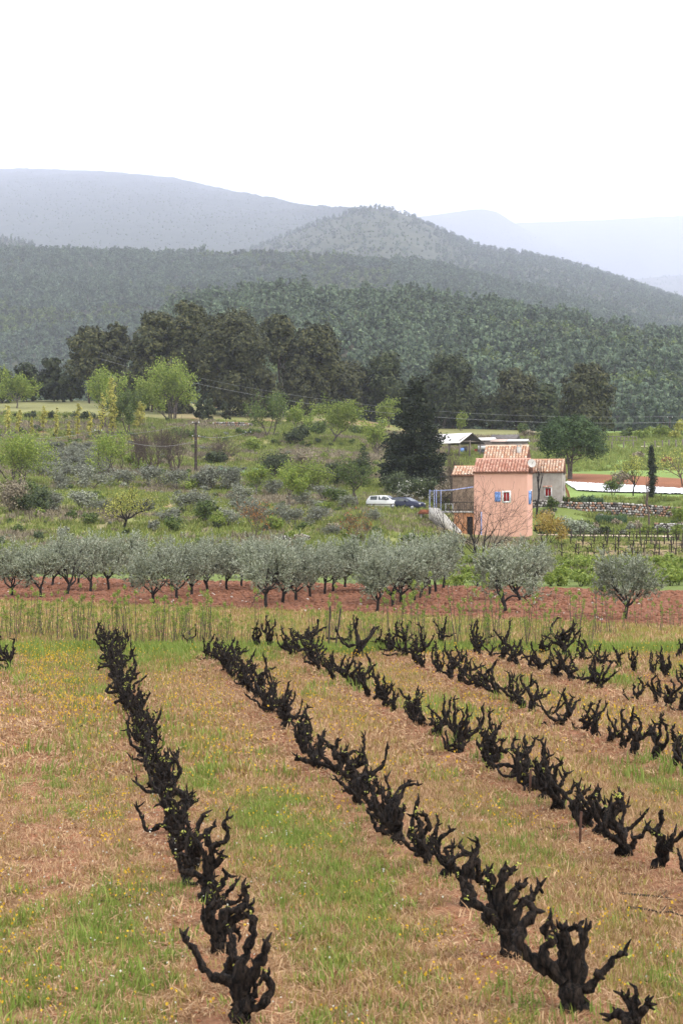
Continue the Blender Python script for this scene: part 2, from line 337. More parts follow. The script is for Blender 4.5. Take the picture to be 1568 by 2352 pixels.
def zone_colour(x, y):
    """base colour of the ground itself: soil, litter, turf"""
    u = x / np.maximum(y, 20); px = u * F + CX
    n1 = fbm(x / 1.2, y / 1.2, 1, 4)[..., None]; n2 = fbm(x / 8, y / 8, 2, 4)[..., None]; n3 = fbm(x / 0.35, y / 0.35, 4, 3)[..., None]
    soil = np.array([0.29, 0.14, 0.08]) * (0.75 + 0.5 * n3); straw = np.array([0.34, 0.21, 0.105]) * (0.8 + 0.4 * n3)
    turf = np.array([0.17, 0.22, 0.05]) * (0.75 + 0.5 * n1); red = np.array([0.215, 0.097, 0.056]) * (0.65 + 0.7 * n3)
    c = straw * (1 - 0.2 * sstep(.45, .6, n1)) + soil * 0.2 * sstep(.45, .6, n1)
    rs = (1 - sstep(0.25, 0.75, row_dist(x, y)))[..., None]; c = c * (1 - rs) + soil * rs
    g = greenness(x, y)[..., None]; c = c * (1 - g * .6) + turf * g * .6
    st = sstep(50.5, 53, y)[..., None]; c = c * (1 - st) + (turf * .4 + straw * .6) * st
    ed = (fbm(x / 1.5, y / 1.5, 12, 3) - .5) * 3
    pl = (sstep(-.6, .6, y - lin(x, PLN) + ed * .7) * (1 - sstep(-.8, .8, y - lin(x, PLF) + ed)))[..., None]; c = c * (1 - pl) + red * pl
    bey = sstep(-.5, .5, y - lin(x, PLF) + ed)[..., None]
    fld = np.array([0.145, 0.18, 0.05]) * (0.6 + 0.8 * n2); c = c * (1 - bey) + fld * bey
    # trellised vineyard soil, right of the pink house
    tv = (sstep(128, 136, y) * (1 - sstep(160, 164, y)) * sstep(1250, 1330, px))[..., None]; c = c * (1 - tv) + (np.array([0.29, 0.18, 0.12]) * (0.7 + .6 * n1) * .7 + turf * .3) * tv
    # hillside terraces
    hs = (sstep(140, 160, y) * (1 - sstep(1180, 1250, px)))[..., None]
    tcol = np.array([0.22, 0.24, 0.075]) * sstep(.35, .6, n2) + np.array([0.3, 0.25, 0.13]) * (1 - sstep(.35, .6, n2))
    tcol = tcol * (.7 + .6 * n1); c = c * (1 - hs) + tcol * hs
    # bare orange banks
    bk = (sstep(.60, .72, fbm(x / 5, y / 2.5, 44, 3)) * sstep(150, 200, y) * (1 - sstep(1000, 1100, px)))[..., None]; c = c * (1 - bk * .7) + np.array([0.33, 0.16, 0.075]) * bk * .7
    # green field behind the houses
    gf = (sstep(1190, 1260, px) * sstep(192, 196, y))[..., None]; c = c * (1 - gf) + np.array([0.2, 0.275, 0.075]) * (.75 + .5 * n2) * gf
    rb = (sstep(1285, 1310, px) * sstep(229.5, 230.5, y + (px - 1315) * .045) * (1 - sstep(245, 247, y + (px - 1315) * .045)))[..., None]; c = c * (1 - rb) + np.array([0.27, 0.115, 0.06]) * (.85 + .3 * n1) * rb
    # pale dry fields higher up
    pf = np.maximum(sstep(338, 350, y) * (1 - sstep(330, 420, px)), sstep(340, 350, y) * sstep(960, 1040, px) * (1 - sstep(1230, 1290, px)))[..., None]
    c = c * (1 - pf) + np.array([0.24, 0.235, 0.1]) * (.75 + .5 * n2) * pf
    return np.clip(c, 0.01, 0.9)
ds = np.concatenate([np.arange(-40, 10, 2.0), np.arange(10, 34, 0.12), np.arange(34, 110, 0.3), np.arange(110, 345, 0.7), np.arange(345, 900, 6)])
us = np.concatenate([np.linspace(-0.75, -0.26, 10)[:-1], np.linspace(-0.26, 0.26, 230), np.linspace(0.26, 0.75, 10)[1:]])
DD, UU = np.meshgrid(ds, us, indexing='ij'); XX = UU * np.maximum(DD, 20)
ZZ = terr(XX, DD)
# ploughed furrows and soil roughness as relief
plm = sstep(-.5, .5, DD - lin(XX, PLN)) * (1 - sstep(-.5, .5, DD - lin(XX, PLF)))
ZZ = ZZ + plm * (0.05 * np.sin((DD + XX * 0.12) * 2 * math.pi / 1.55) + 0.09 * (fbm(XX / .4, DD / .4, 51, 2) - .5))
ZZ = ZZ + (DD < 55) * (0.05 * (fbm(XX / .25, DD / .25, 61, 2) - .5) + 0.10 * (1 - sstep(0.1, 0.75, row_dist(XX, DD))))
V = np.stack([XX, DD, ZZ], -1).reshape(-1, 3)
nr, ncx = DD.shape; idx = np.arange(nr * ncx).reshape(nr, ncx)
Q = np.stack([idx[:-1, :-1], idx[:-1, 1:], idx[1:, 1:], idx[1:, :-1]], -1).reshape(-1, 4)
gm = bpy.data.materials.new('ground_cover'); gm.use_nodes = True; nt = gm.node_tree; p = nt.nodes['Principled BSDF']
p.inputs['Roughness'].default_value = 0.95; p.inputs['Specular IOR Level'].default_value = 0.1
at = N(nt, 'ShaderNodeAttribute', attribute_name='cover'); tcn = N(nt, 'ShaderNodeTexCoord')
n1 = N(nt, 'ShaderNodeTexNoise'); n1.inputs['Scale'].default_value = 9; n1.inputs['Detail'].default_value = 8; n1.inputs['Roughness'].default_value = 0.75
nt.links.new(tcn.outputs['Object'], n1.inputs['Vector'])
mr = N(nt, 'ShaderNodeMapRange'); mr.inputs['From Min'].default_value = .3; mr.inputs['From Max'].default_value = .7; mr.inputs['To Min'].default_value = .55; mr.inputs['To Max'].default_value = 1.4
nt.links.new(n1.outputs['Fac'], mr.inputs['Value'])
ml = N(nt, 'ShaderNodeMix', data_type='RGBA', blend_type='MULTIPLY'); ml.inputs[0].default_value = 1
nt.links.new(at.outputs['Color'], ml.inputs[6]); nt.links.new(mr.outputs[0], ml.inputs[7]); nt.links.new(ml.outputs[2], p.inputs['Base Color'])
bp = N(nt, 'ShaderNodeBump'); bp.inputs['Strength'].default_value = 0.8; bp.inputs['Distance'].default_value = 0.04
nt.links.new(n1.outputs['Fac'], bp.inputs['Height']); nt.links.new(bp.outputs[0], p.inputs['Normal'])
me = new_mesh('ground', V, [Q], gm, smooth=True)
ca = me.color_attributes.new('cover', 'FLOAT_COLOR', 'POINT')
C4 = np.ones((len(V), 4), np.float32); C4[:, :3] = zone_colour(V[:, 0], V[:, 1]); ca.data.foreach_set('color', C4.ravel())
tag(obj('ground', me), 'valley ground of vineyard grass, red ploughed soil and green terraces', 'ground', kind='structure')

# ------------------------------------------------------------------ hills
hillmat = {}
def hmat(name, a, b, sc):
    return mat(name, a, 0.95, b, sc, 0, 0.1, coord='Object', detail=8)
HILL = {}
def hill(key, ridge, dr, db, yb, m, lower=0.0, amp=6.0, seed=1, nv=60, nu=200, ns=30.0):
    rx = np.array([p[0] for p in ridge], float); ry = np.array([p[1] for p in ridge], float)
    px = np.linspace(rx[0], rx[-1], nu); u = (px - CX) / F
    if isinstance(dr, list): dr = np.interp(px, [q[0] for q in dr], [q[1] for q in dr])   # the ridge runs nearer at one end
    zr = H + (HY - np.interp(px, rx, ry)) / F * dr - lower
    zb = H + (HY - yb) / F * db
    v = np.concatenate([np.linspace(0, 1, nv), np.linspace(1.08, 1.6, 8)])
    VV, U2 = np.meshgrid(v, u, indexing='ij')
    D = db + (dr - db) * VV; 
    prof = np.where(VV <= 1, VV ** 0.85, 1 - (VV - 1) * 1.2)
    Z = zb + (zr[None, :] - zb) * prof
    X = U2 * D
    env = np.clip(VV * (1 - np.abs(VV - .5) * .8), 0, 1) * np.where(VV > .96, 0.35, 1)
    Z = Z + env * amp * 2 * (fbm(X / (ns * 6), D / (ns * 6), seed, 4) - .5)
    HILL[key] = (X, D, Z, nv)
    nr, ncx = D.shape; idx = np.arange(nr * ncx).reshape(nr, ncx)
    Q = np.stack([idx[:-1, :-1], idx[:-1, 1:], idx[1:, 1:], idx[1:, :-1]], -1).reshape(-1, 4)
    o = obj('hill', new_mesh('hill', np.stack([X, D, Z], -1).reshape(-1, 3), [Q], m, smooth=True))
    return o
tag(hill('A', [(-400, 930), (100, 880), (300, 790), (380, 700), (470, 680), (560, 672), (640, 662), (700, 660), (760, 672), (860, 676), (960, 684), (1100, 699), (1250, 722), (1400, 748), (1568, 770), (2100, 850)],
     1100, 620, 1010, hmat('woodland_floor', (0.035, 0.04, 0.025), (0.09, 0.075, 0.05), 0.05), 6.0, 9, 3),
    'low wooded hill right behind the farm', 'hill', kind='structure')
tag(hill('B', [(-500, 570), (0, 575), (180, 577), (350, 581), (560, 575), (740, 578), (860, 590), (960, 602), (1080, 627), (1200, 657), (1400, 707), (1568, 757), (2000, 860)],
     2600, 1400, 930, hmat('wooded_ridge_floor', (0.045, 0.055, 0.03), (0.1, 0.1, 0.055), 0.03), 5.0, 16, 7),
    'long wooded ridge across the middle distance', 'hill', kind='structure')
tag(hill('C', [(250, 700), (400, 640), (560, 580), (640, 547), (740, 507), (800, 486), (850, 474), (900, 481), (930, 492), (1000, 524), (1060, 550), (1100, 564), (1160, 575), (1250, 594), (1330, 612), (1400, 634), (1480, 662), (1568, 694), (2000, 820)],
     4600, 2700, 740, hmat('scrub_hill_floor', (0.05, 0.06, 0.035), (0.09, 0.095, 0.055), 0.02), 3.0, 20, 11),
    'scrubby peaked hill with scattered pines on its crest', 'hill', kind='structure')
tag(hill('E', [(-500, 470), (-200, 505), (0, 542), (60, 555), (140, 580), (260, 640)], 3700, 2800, 700, hmat('ridge_end_floor', (0.05, 0.055, 0.035), (0.1, 0.1, 0.06), 0.02), 3.0, 8, 15, 40, 80),
    'dark end of a ridge beyond the wooded ridge', 'hill', kind='structure')
tag(hill('D', [(-700, 440), (-300, 400), (0, 389), (100, 389), (200, 392), (350, 403), (480, 426), (600, 452), (680, 466), (760, 473), (830, 478), (950, 500), (1200, 600)],
     [(0, 15000), (450, 11500), (850, 6200), (1200, 5000)], 4600, 700, hmat('broad_hill_floor', (0.045, 0.055, 0.038), (0.07, 0.078, 0.052), 0.012), 2.0, 60, 19, 70),
    'broad rounded hill fading into pale haze', 'hill', kind='structure')
tag(hill('H', [(1250, 690), (1380, 655), (1440, 642), (1500, 636), (1568, 631), (2100, 640)], 10500, 8000, 760, hmat('valley_hill_floor', (0.06, 0.065, 0.045), (0.11, 0.11, 0.075), 0.012), 2.0, 15, 23, 40, 80),
    'low hazy ridge in the side valley', 'hill', kind='structure')
tag(hill('F', [(750, 560), (850, 520), (960, 498), (1040, 488), (1080, 482), (1110, 480), (1140, 486), (1165, 503), (1185, 515), (1240, 545), (1300, 574), (1400, 622), (1500, 680)], 15000, 11000, 660,
     hmat('far_peak_rock', (0.05, 0.058, 0.045), (0.08, 0.08, 0.066), 0.01), 0.0, 30, 27, 60, 140), 'flat topped far peak almost lost in haze', 'hill', kind='structure')
tag(hill('G', [(950, 530), (1100, 520), (1200, 511), (1300, 509), (1400, 504), (1568, 495), (2200, 475)], 18000, 13000, 700,
     hmat('far_plateau_rock', (0.05, 0.058, 0.045), (0.08, 0.08, 0.066), 0.01), 0.0, 40, 31, 60, 140), 'level far plateau ridge almost white with haze', 'hill', kind='structure')
# ------------------------------------------------------------------ haze
hz = MB().box(-15000, 15000, -80, 27500, -14, 3300)
hmt = bpy.data.materials.new('haze_air'); hmt.use_nodes = True; nt = hmt.node_tree; nt.nodes.clear()
pv = N(nt, 'ShaderNodeVolumePrincipled'); pv.inputs['Color'].default_value = (0.81, 0.845, 1.0, 1); pv.inputs['Density'].default_value = 1.0e-4
pv.inputs['Anisotropy'].default_value = 0.0
ou = N(nt, 'ShaderNodeOutputMaterial'); nt.links.new(pv.outputs[0], ou.inputs['Volume'])
tag(hz.build('haze', hmt), 'thin pale haze filling the valley air', 'haze', kind='stuff')

# ------------------------------------------------------------------ scattering of stuff (grass, woods far off)
SRC = bpy.data.collections.new('sources')
def source(name, me_list):
    c = bpy.data.collections.new(name)
    for i, me in enumerate(me_list):
        o = bpy.data.objects.new('%s_%02d' % (name, i), me); c.objects.link(o)
    return c, len(me_list)
def scatter(name, P, src, rng, smin=.8, smax=1.2, tilt=.15, label='', cat='', scale=None, sz=None):
    P = np.asarray(P, np.float32); n = len(P); c, k = src
    me = bpy.data.meshes.new(name); me.vertices.add(n); me.vertices.foreach_set('co', P.ravel())
    ro = np.stack([rng.normal(0, tilt, n), rng.normal(0, tilt, n), rng.uniform(0, 6.283, n)], -1).astype(np.float32)
    a = me.attributes.new('ro', 'FLOAT_VECTOR', 'POINT'); a.data.foreach_set('vector', ro.ravel())
    s = rng.uniform(smin, smax, n) if scale is None else scale
    s3 = np.stack([s, s, s * rng.uniform(.85, 1.2, n) if sz is None else s * sz], -1).astype(np.float32)
    a = me.attributes.new('sc', 'FLOAT_VECTOR', 'POINT'); a.data.foreach_set('vector', s3.ravel())
    a = me.attributes.new('ix', 'INT', 'POINT'); a.data.foreach_set('value', rng.integers(0, k, n).astype(np.int32))
    o = obj(name, me)
    g = bpy.data.node_groups.new(name + '_scatter', 'GeometryNodeTree')
    g.interface.new_socket('Geometry', in_out='INPUT', socket_type='NodeSocketGeometry'); g.interface.new_socket('Geometry', in_out='OUTPUT', socket_type='NodeSocketGeometry')
    gi = g.nodes.new('NodeGroupInput'); go = g.nodes.new('NodeGroupOutput'); ip = g.nodes.new('GeometryNodeInstanceOnPoints')
    ci = g.nodes.new('GeometryNodeCollectionInfo'); ci.inputs['Collection'].default_value = c; ci.inputs['Separate Children'].default_value = True; ci.inputs['Reset Children'].default_value = True
    def na(nm, t):
        q = g.nodes.new('GeometryNodeInputNamedAttribute'); q.data_type = t; q.inputs['Name'].default_value = nm; return q.outputs['Attribute']
    g.links.new(gi.outputs[0], ip.inputs['Points']); g.links.new(ci.outputs[0], ip.inputs['Instance']); ip.inputs['Pick Instance'].default_value = True
    g.links.new(na('ix', 'INT'), ip.inputs['Instance Index']); g.links.new(na('ro', 'FLOAT_VECTOR'), ip.inputs['Rotation']); g.links.new(na('sc', 'FLOAT_VECTOR'), ip.inputs['Scale'])
    g.links.new(ip.outputs[0], go.inputs[0])
    md = o.modifiers.new('scatter', 'NODES'); md.node_group = g
    return tag(o, label, cat, kind='stuff')
# ------------------------------------------------------------------ tree builders
def unit(v): v = np.asarray(v, float); return v / (np.linalg.norm(v) + 1e-9)
def grow(rng, p, d, L, r, lvl, maxl, kids, ang, up, out, seg=4, wig=.22, taper=.55):
    pts = [np.array(p, float)]; d = unit(d)
    for i in range(seg):
        d = unit(d + rng.normal(0, wig, 3) + np.array([0, 0, up])); pts.append(pts[-1] + d * L / seg)
    rad = np.linspace(r, r * taper, seg + 1); pts = np.array(pts)
    out.append((pts, rad, lvl))
    if lvl >= maxl: return
    k = kids[min(lvl, len(kids) - 1)]
    for j in range(k):
        t = 1.0 if j == 0 else rng.uniform(.35, 1.0)
        i = min(int(t * seg), seg - 1); q = pts[i] + (pts[i + 1] - pts[i]) * (t * seg - i)
        a = rng.uniform(.4, 1.0) * ang * (.5 if j == 0 else 1); az = rng.uniform(0, 6.283) + j * 2.4
        side = unit(np.cross(d, [math.cos(az), math.sin(az), .3])); nd = unit(d * math.cos(a) + side * math.sin(a))
        grow(rng, q, nd, L * rng.uniform(.6, .9), r * taper * rng.uniform(.7, .95), lvl + 1, maxl, kids, ang, up, out, seg, wig, taper)
def fit(polys, h, w):
    A = np.concatenate([p for p, _, _ in polys]); zt = np.percentile(A[:, 2], 99.5); rr = np.percentile(np.abs(A[:, :2]), 97)
    return [(p * np.array([w / 2 / rr, w / 2 / rr, h / zt]), r, l) for p, r, l in polys]
def skeleton(rng, h, w, stems=1, trunk=.25, levels=3, kids=(4, 3, 3), ang=.8, up=.12, r0=None, wig=.22, minr=0.0):
    out = []; r0 = r0 or h * .022
    if stems == 1:
        base = []; grow(rng, (0, 0, -.15), (rng.normal(0, .08), rng.normal(0, .08), 1), h * trunk + .15, r0, 0, 0, (0,), 0, .0, base, 4, .1, .8)
        out += base; top = base[0][0][-1]; k = kids[0] + 1
        for j in range(k):
            az = j * 6.283 / k + rng.uniform(-.5, .5); t = rng.uniform(.5, .95) * ang
            grow(rng, top - np.array([0, 0, rng.uniform(0, .25) * h * trunk]), (math.cos(az) * math.sin(t), math.sin(az) * math.sin(t), math.cos(t)), h * .34, r0 * .6, 1, levels, kids, ang, up, out, 4, wig)
    else:
        for j in range(stems):
            az = j * 6.283 / stems + rng.uniform(-.5, .5); t = rng.uniform(.1, .55) * ang
            grow(rng, (.06 * w * math.cos(az), .06 * w * math.sin(az), -.15), (math.cos(az) * math.sin(t), math.sin(az) * math.sin(t), math.cos(t)), h * .42, r0 * .75, 0, levels, kids, ang, up, out, 4, wig)
    out = fit(out, h, w)
    return [(p, np.maximum(r, minr), l) for p, r, l in out]
def wood(polys, n0=7):
    mb = MB()
    for p, r, l in polys: tube(mb, p, r, max(3, n0 - 2 * l), cap=False)
    return mb
def leaves_on(polys, rng, n, L, W, spread, maxl, D=None, dj=1.0, lowcut=0.0):
    term = [p for p, r, l in polys if l >= maxl - 1]
    A = np.concatenate([p[1:] for p in term]); A = A[A[:, 2] > lowcut]
    # clumps: some twigs carry far more leaves than others
    wts = rng.random(len(A)) ** 1.5; wts /= wts.sum()
    C = A[rng.choice(len(A), n, p=wts)] + rng.normal(0, spread, (n, 3))
    mb = MB(); cards(mb, C, L, W, rng, None if D is None else np.tile(D, (n, 1)), dj); return mb
def blob_leaves(mb, rng, blobs, n, L, W, outw=.8, inner=.5, cl=10, cr=.12, up=.35):
    B = np.array([b[0] for b in blobs], float); Rr = np.array([b[1] for b in blobs], float)
    ar = Rr[:, 0] * Rr[:, 2]; ar = ar / ar.sum()
    nc = max(8, n // cl); k = rng.choice(len(B), nc, p=ar)
    d = rng.normal(size=(nc, 3)); d[:, 2] += .25; d /= np.linalg.norm(d, axis=1)[:, None]
    rr = inner + (1 - inner) * rng.random(nc) ** .6
    C = B[k] + d * Rr[k] * rr[:, None]
    k2 = rng.integers(0, nc, n); s = Rr[k[k2]].mean(1) * cr
    P = C[k2] + rng.normal(size=(n, 3)) * s[:, None]
    NRM = P - B[k[k2]]; NRM = NRM / (np.linalg.norm(NRM, axis=1)[:, None] + 1e-9) + np.array([0, 0, up * .5]); cards(mb, P, L, W * 1.25, rng, None, 1.0, NRM, .4)
def nleaf(cov, w, h, L, W, lo=500, hi=12000): return int(min(hi, max(lo, cov * w * h / (L * W))))
def leaf_for(d, k=2.4): return max(.05, d / 1740 * k)

def pine_mesh(rng, h, w, L, W, cov=6.0, nb=16, cb=.32, lean=.04, r0=None, hi=24000, flat_=.75, cone=.0):
    r0 = r0 or h * .018; mb = MB(); lx, ly = rng.normal(0, lean, 2) * h
    T = np.array([[0, 0, -.4], [lx * .2, ly * .2, h * .25], [lx * .6 + rng.normal(0, .02) * h, ly * .6, h * .55], [lx, ly, h * .9]]); T = smooth_path(T, 3)
    tube(mb, T, np.linspace(r0, r0 * .25, len(T)), 7)
    blobs = []
    for i in range(nb):
        f = i / (nb - 1); z = h * (cb + (1 - cb) * .93 * f); prof = (math.sin(math.pi * (0.18 + .72 * f)) ** .8) * (1 - cone * f)
        az = i * 2.4 + rng.uniform(-.5, .5); rad = w / 2 * prof * rng.uniform(.3, .68)
        br = w * rng.uniform(.19, .29) * (.65 + .5 * prof); c = np.array([math.cos(az) * rad + lx * f, math.sin(az) * rad + ly * f, min(z, h - br * .62)])
        blobs.append((c, (br, br, br * flat_)))
        z0 = max(.15 * h, c[2] - h * rng.uniform(.08, .2)); t0 = np.array([np.interp(z0, T[:, 2], T[:, 0]), np.interp(z0, T[:, 2], T[:, 1]), z0])
        tube(mb, smooth_path([t0, (t0 + c) / 2 + np.array([0, 0, -.02 * h]), c], 2), np.linspace(r0 * .35, r0 * .12, 5), 4, cap=False)
    cr = MB(); blob_leaves(cr, rng, blobs, nleaf(cov, w, h * (1 - cb), L, W, 600, hi), L, W, inner=.6, cl=18, cr=.13)
    return mb, cr
def conifer_mesh(rng, h, w, L, W, n):
    mb = MB(); tube(mb, [(0, 0, -.3), (0, 0, h * .5), (0, 0, h * .97)], [h * .02, h * .012, .02], 7)
    C = []; D = []
    nbr = 190
    for i in range(nbr):
        f = rng.random() ** 1.25 * .97; z = h * (.05 + .93 * f)
        R0 = w / 2 * (1 - f) ** .55 * rng.uniform(.65, 1.12) * (0.75 if f < .06 else 1) + .08; az = rng.uniform(0, 6.283)
        dv = np.array([math.cos(az), math.sin(az), 0]); m = int(n / nbr * (.25 + 1.5 * (1 - f)))
        t = rng.random(m) ** .55
        P = np.array([0, 0, z]) + dv * (R0 * t)[:, None] + np.array([0, 0, 1.0]) * (-.22 * R0 * t + .25 * R0 * t ** 3)[:, None] + rng.normal(0, .09 * w * .5 * (1 - f) + .07, (m, 3)) * np.array([1, 1, .8])
        C.append(P); D.append(np.tile(dv * .7 + np.array([0, 0, .25]), (m, 1)))
        if i % 3 == 0: tube(mb, [(0, 0, z), dv * R0 * .6 + np.array([0, 0, z - .1 * R0])], [h * .004, .01], 3, cap=False)
    cr = MB(); cards(cr, np.concatenate(C), L, W, rng, np.concatenate(D), .7)
    return mb, cr
def column_mesh(rng, h, w, L, W, n, z0=.12, lumps=9, pw=.6):
    mb = MB(); tube(mb, [(0, 0, -.2), (rng.normal(0, .01) * h, 0, h * .5), (0, 0, h * .97)], [h * .012 + .015, h * .008 + .008, .008], 5)
    blobs = []
    for i in range(lumps):
        f = (i + .3) / lumps; r = w / 2 * (math.sin(math.pi * (f * .82 + .16)) ** pw) * rng.uniform(.6, 1.0)
        blobs.append((np.array([rng.normal(0, .12) * w, rng.normal(0, .12) * w, h * (z0 + (1 - z0) * f)]), (r, r, h / lumps * .85)))
    cr = MB(); blob_leaves(cr, rng, blobs, n, L, W, inner=.2, cl=6, cr=.3, up=1.2)
    return mb, cr
def bush_mesh(rng, h, w, L, W, cov=5.0, nb=9, hi=7000, stems=5):
    mb = MB(); blobs = []
    for i in range(nb):
        az = i * 2.4; rad = w / 2 * rng.uniform(.15, .62); z = h * rng.uniform(.3, .72); br = min(w, h * 1.3) * rng.uniform(.2, .32)
        blobs.append((np.array([math.cos(az) * rad, math.sin(az) * rad, min(z, h - br * .75)]), (br, br, br * .85)))
    for i in range(stems):
        c = blobs[i % nb][0]; tube(mb, smooth_path([(c[0] * .1, c[1] * .1, -.1), c * np.array([.5, .5, .45]), c], 2), np.linspace(.035 * h * .5 + .01, .012, 5), 4, cap=False)
    cr = MB(); blob_leaves(cr, rng, blobs, nleaf(cov, w, h, L, W, 350, hi), L, W, inner=.35, cl=9, cr=.22)
    return mb, cr
def put_tree(name, label, cat, loc, trunk, crown, tm, cm, group=None, rz=0.0, crown_name='crown', trunk_name='trunk', extra=None):
    o = thing(name, label, cat, loc, rz, group); kids = []
    if trunk is not None: kids.append(trunk.build(trunk_name, tm, o, smooth=True))
    if crown is not None: kids.append(crown.build(crown_name, cm, o))
    KIDS[o.name] = kids; return o
rng = np.random.default_rng(11)

# ------------------------------------------------------------------ woods on the hills
hp = []
for i in range(6):
    t, c = pine_mesh(rng, 8.0, 5.8 + .5 * (i % 3), .85, .5, cov=7, nb=6, cb=.2, lean=.03, r0=.14, hi=820, flat_=.85, cone=.15)
    hp.append((t, c))
def joined(t, c, tm, cm, name):
    V = np.concatenate([np.concatenate(t.V), np.concatenate(c.V)]); nt_ = t.n
    fs = [np.concatenate(t.Q)] + ([np.concatenate(t.T)] if t.T else []) + [np.concatenate(c.Q) + nt_]
    k = sum(len(f) for f in fs[:-1]); mi = np.zeros(k + len(fs[-1]), int); mi[k:] = 1
    return new_mesh(name, V, fs, [tm, cm], mi)
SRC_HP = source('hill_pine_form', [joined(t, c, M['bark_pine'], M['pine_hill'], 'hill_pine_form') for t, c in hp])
gb = []
for i in range(4):
    t, c = bush_mesh(rng, 4.5, 5.0, .9, .55, cov=4, nb=5, hi=380, stems=2); gb.append(joined(t, c, M['twig_brown'], M['green' if i < 2 else 'darkgreen'], 'hill_oak_form'))
SRC_HB = source('hill_oak_form', gb)
def on_hill(key, n, rng, vpow=1.0, vmin=0.0, mask=None):
    X, D, Z, nv = HILL[key]; nu = X.shape[1]
    v = (vmin + (1 - vmin) * rng.random(n) ** vpow) * (nv - 1.001); u = rng.random(n) * (nu - 1.001)
    i = v.astype(int); j = u.astype(int); a = v - i; b = u - j
    f = lambda A: (A[i, j] * (1 - b) + A[i, j + 1] * b) * (1 - a) + (A[i + 1, j] * (1 - b) + A[i + 1, j + 1] * b) * a
    P = np.stack([f(X), f(D), f(Z)], -1)
    px = P[:, 0] / P[:, 1] * F + CX; k = (px > -150) & (px < 1720)
    return P[k]
def view(P): return P[:, 0] / P[:, 1] * F + CX, HY - (P[:, 2] - H) / P[:, 1] * F
PA = on_hill('A', 10500, rng); px, py = view(PA)
cand = np.nonzero((py < 985) & (px > 20) & (px < 1565) & ((px > 1120) | (py < np.interp(px, [100, 400, 700, 800, 1120], [860, 700, 735, 800, 800]))))[0]
near = cand[np.argsort(PA[cand, 1])][:270]
rest = np.setdiff1d(np.arange(len(PA)), near)
patch = fbm(PA[:, 0] / 60, PA[:, 1] / 60, 123, 3); gap = rng.random(len(PA)) < .9 * sstep(.66, .74, fbm(PA[:, 0] / 28, PA[:, 1] / 40, 127, 3)); oak = rest[(patch[rest] > .6) & ~gap[rest]]; rest = rest[(patch[rest] <= .6) & ~gap[rest]]
scatter('hill_oaks', PA[oak], SRC_HB, rng, 1.0, 1.8, .04, 'lighter green oaks in patches on the low wooded hill', 'wood')
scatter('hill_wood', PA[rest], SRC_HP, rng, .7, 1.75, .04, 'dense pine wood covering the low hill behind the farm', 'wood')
roots = []
for i, (t, c) in enumerate(hp):
    roots.append((t.mesh('trunk', M['bark_pine']), c.mesh('crown', M['pine_hill'])))
for q, i in enumerate(near):
    t, c = roots[q % len(roots)]; s = rng.uniform(.8, 1.5)
    o = thing('hill_pine', 'dark green pine at the foot of the wooded hill behind the farm', 'pine tree', PA[i], rng.uniform(0, 6.28), 'pines along the foot of the wooded hill'); o.scale = (s, s, s * rng.uniform(.9, 1.15))
    obj('trunk', t, o); obj('crown', c, o)
PB = on_hill('B', 17000, rng); m = fbm(PB[:, 0] / 120, PB[:, 1] / 160, 77, 3) > .52
pxb, pyb = view(PB); m = m & (pxb < 900)
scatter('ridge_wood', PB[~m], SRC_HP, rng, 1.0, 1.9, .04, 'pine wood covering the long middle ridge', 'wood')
scatter('ridge_oak_scrub', PB[m], SRC_HB, rng, 1.0, 2.0, .04, 'lighter green scrub in patches on the long ridge', 'scrub')
PC = on_hill('C', 15000, rng); dn = fbm(PC[:, 0] / 200, PC[:, 1] / 200, 79, 3); pxc, pyc = view(PC)
k = rng.random(len(PC)) < np.clip(.25 + (dn - .4) * 1.5 + .8 * sstep(950, 1150, pxc), .1, 1)
PCr = on_hill('C', 700, rng, 1.0, .975)
scatter('hill_scrub', PC[k], SRC_HB, rng, .6, 1.25, .04, 'low scrub over the peaked hill', 'scrub')
k2 = rng.random(len(PC)) < np.where(pxc > 1000, .35, .07)
scatter('crest_pines', np.concatenate([PC[k2], PCr]), SRC_HP, rng, 1.0, 1.9, .04, 'scattered small pines on the peaked hill and its crest', 'wood')
PE = on_hill('E', 2200, rng); scatter('ridge_end_wood', PE, SRC_HP, rng, .9, 1.5, .04, 'pines on the end of the further ridge', 'wood')
PDh = on_hill('D', 12000, rng); scatter('broad_hill_scrub', PDh, SRC_HB, rng, .5, 1.4, .04, 'scrub on the broad hazy hill', 'scrub')
PH = on_hill('H', 1500, rng); scatter('valley_ridge_wood', PH, SRC_HP, rng, 1.0, 1.8, .04, 'woods on the hazy side valley ridge', 'wood')
PG = np.concatenate([on_hill('G', 2500, rng), on_hill('F', 2500, rng)]); scatter('far_scrub', PG, SRC_HB, rng, .8, 1.6, .04, 'faint scrub on the far hazy peaks', 'scrub')

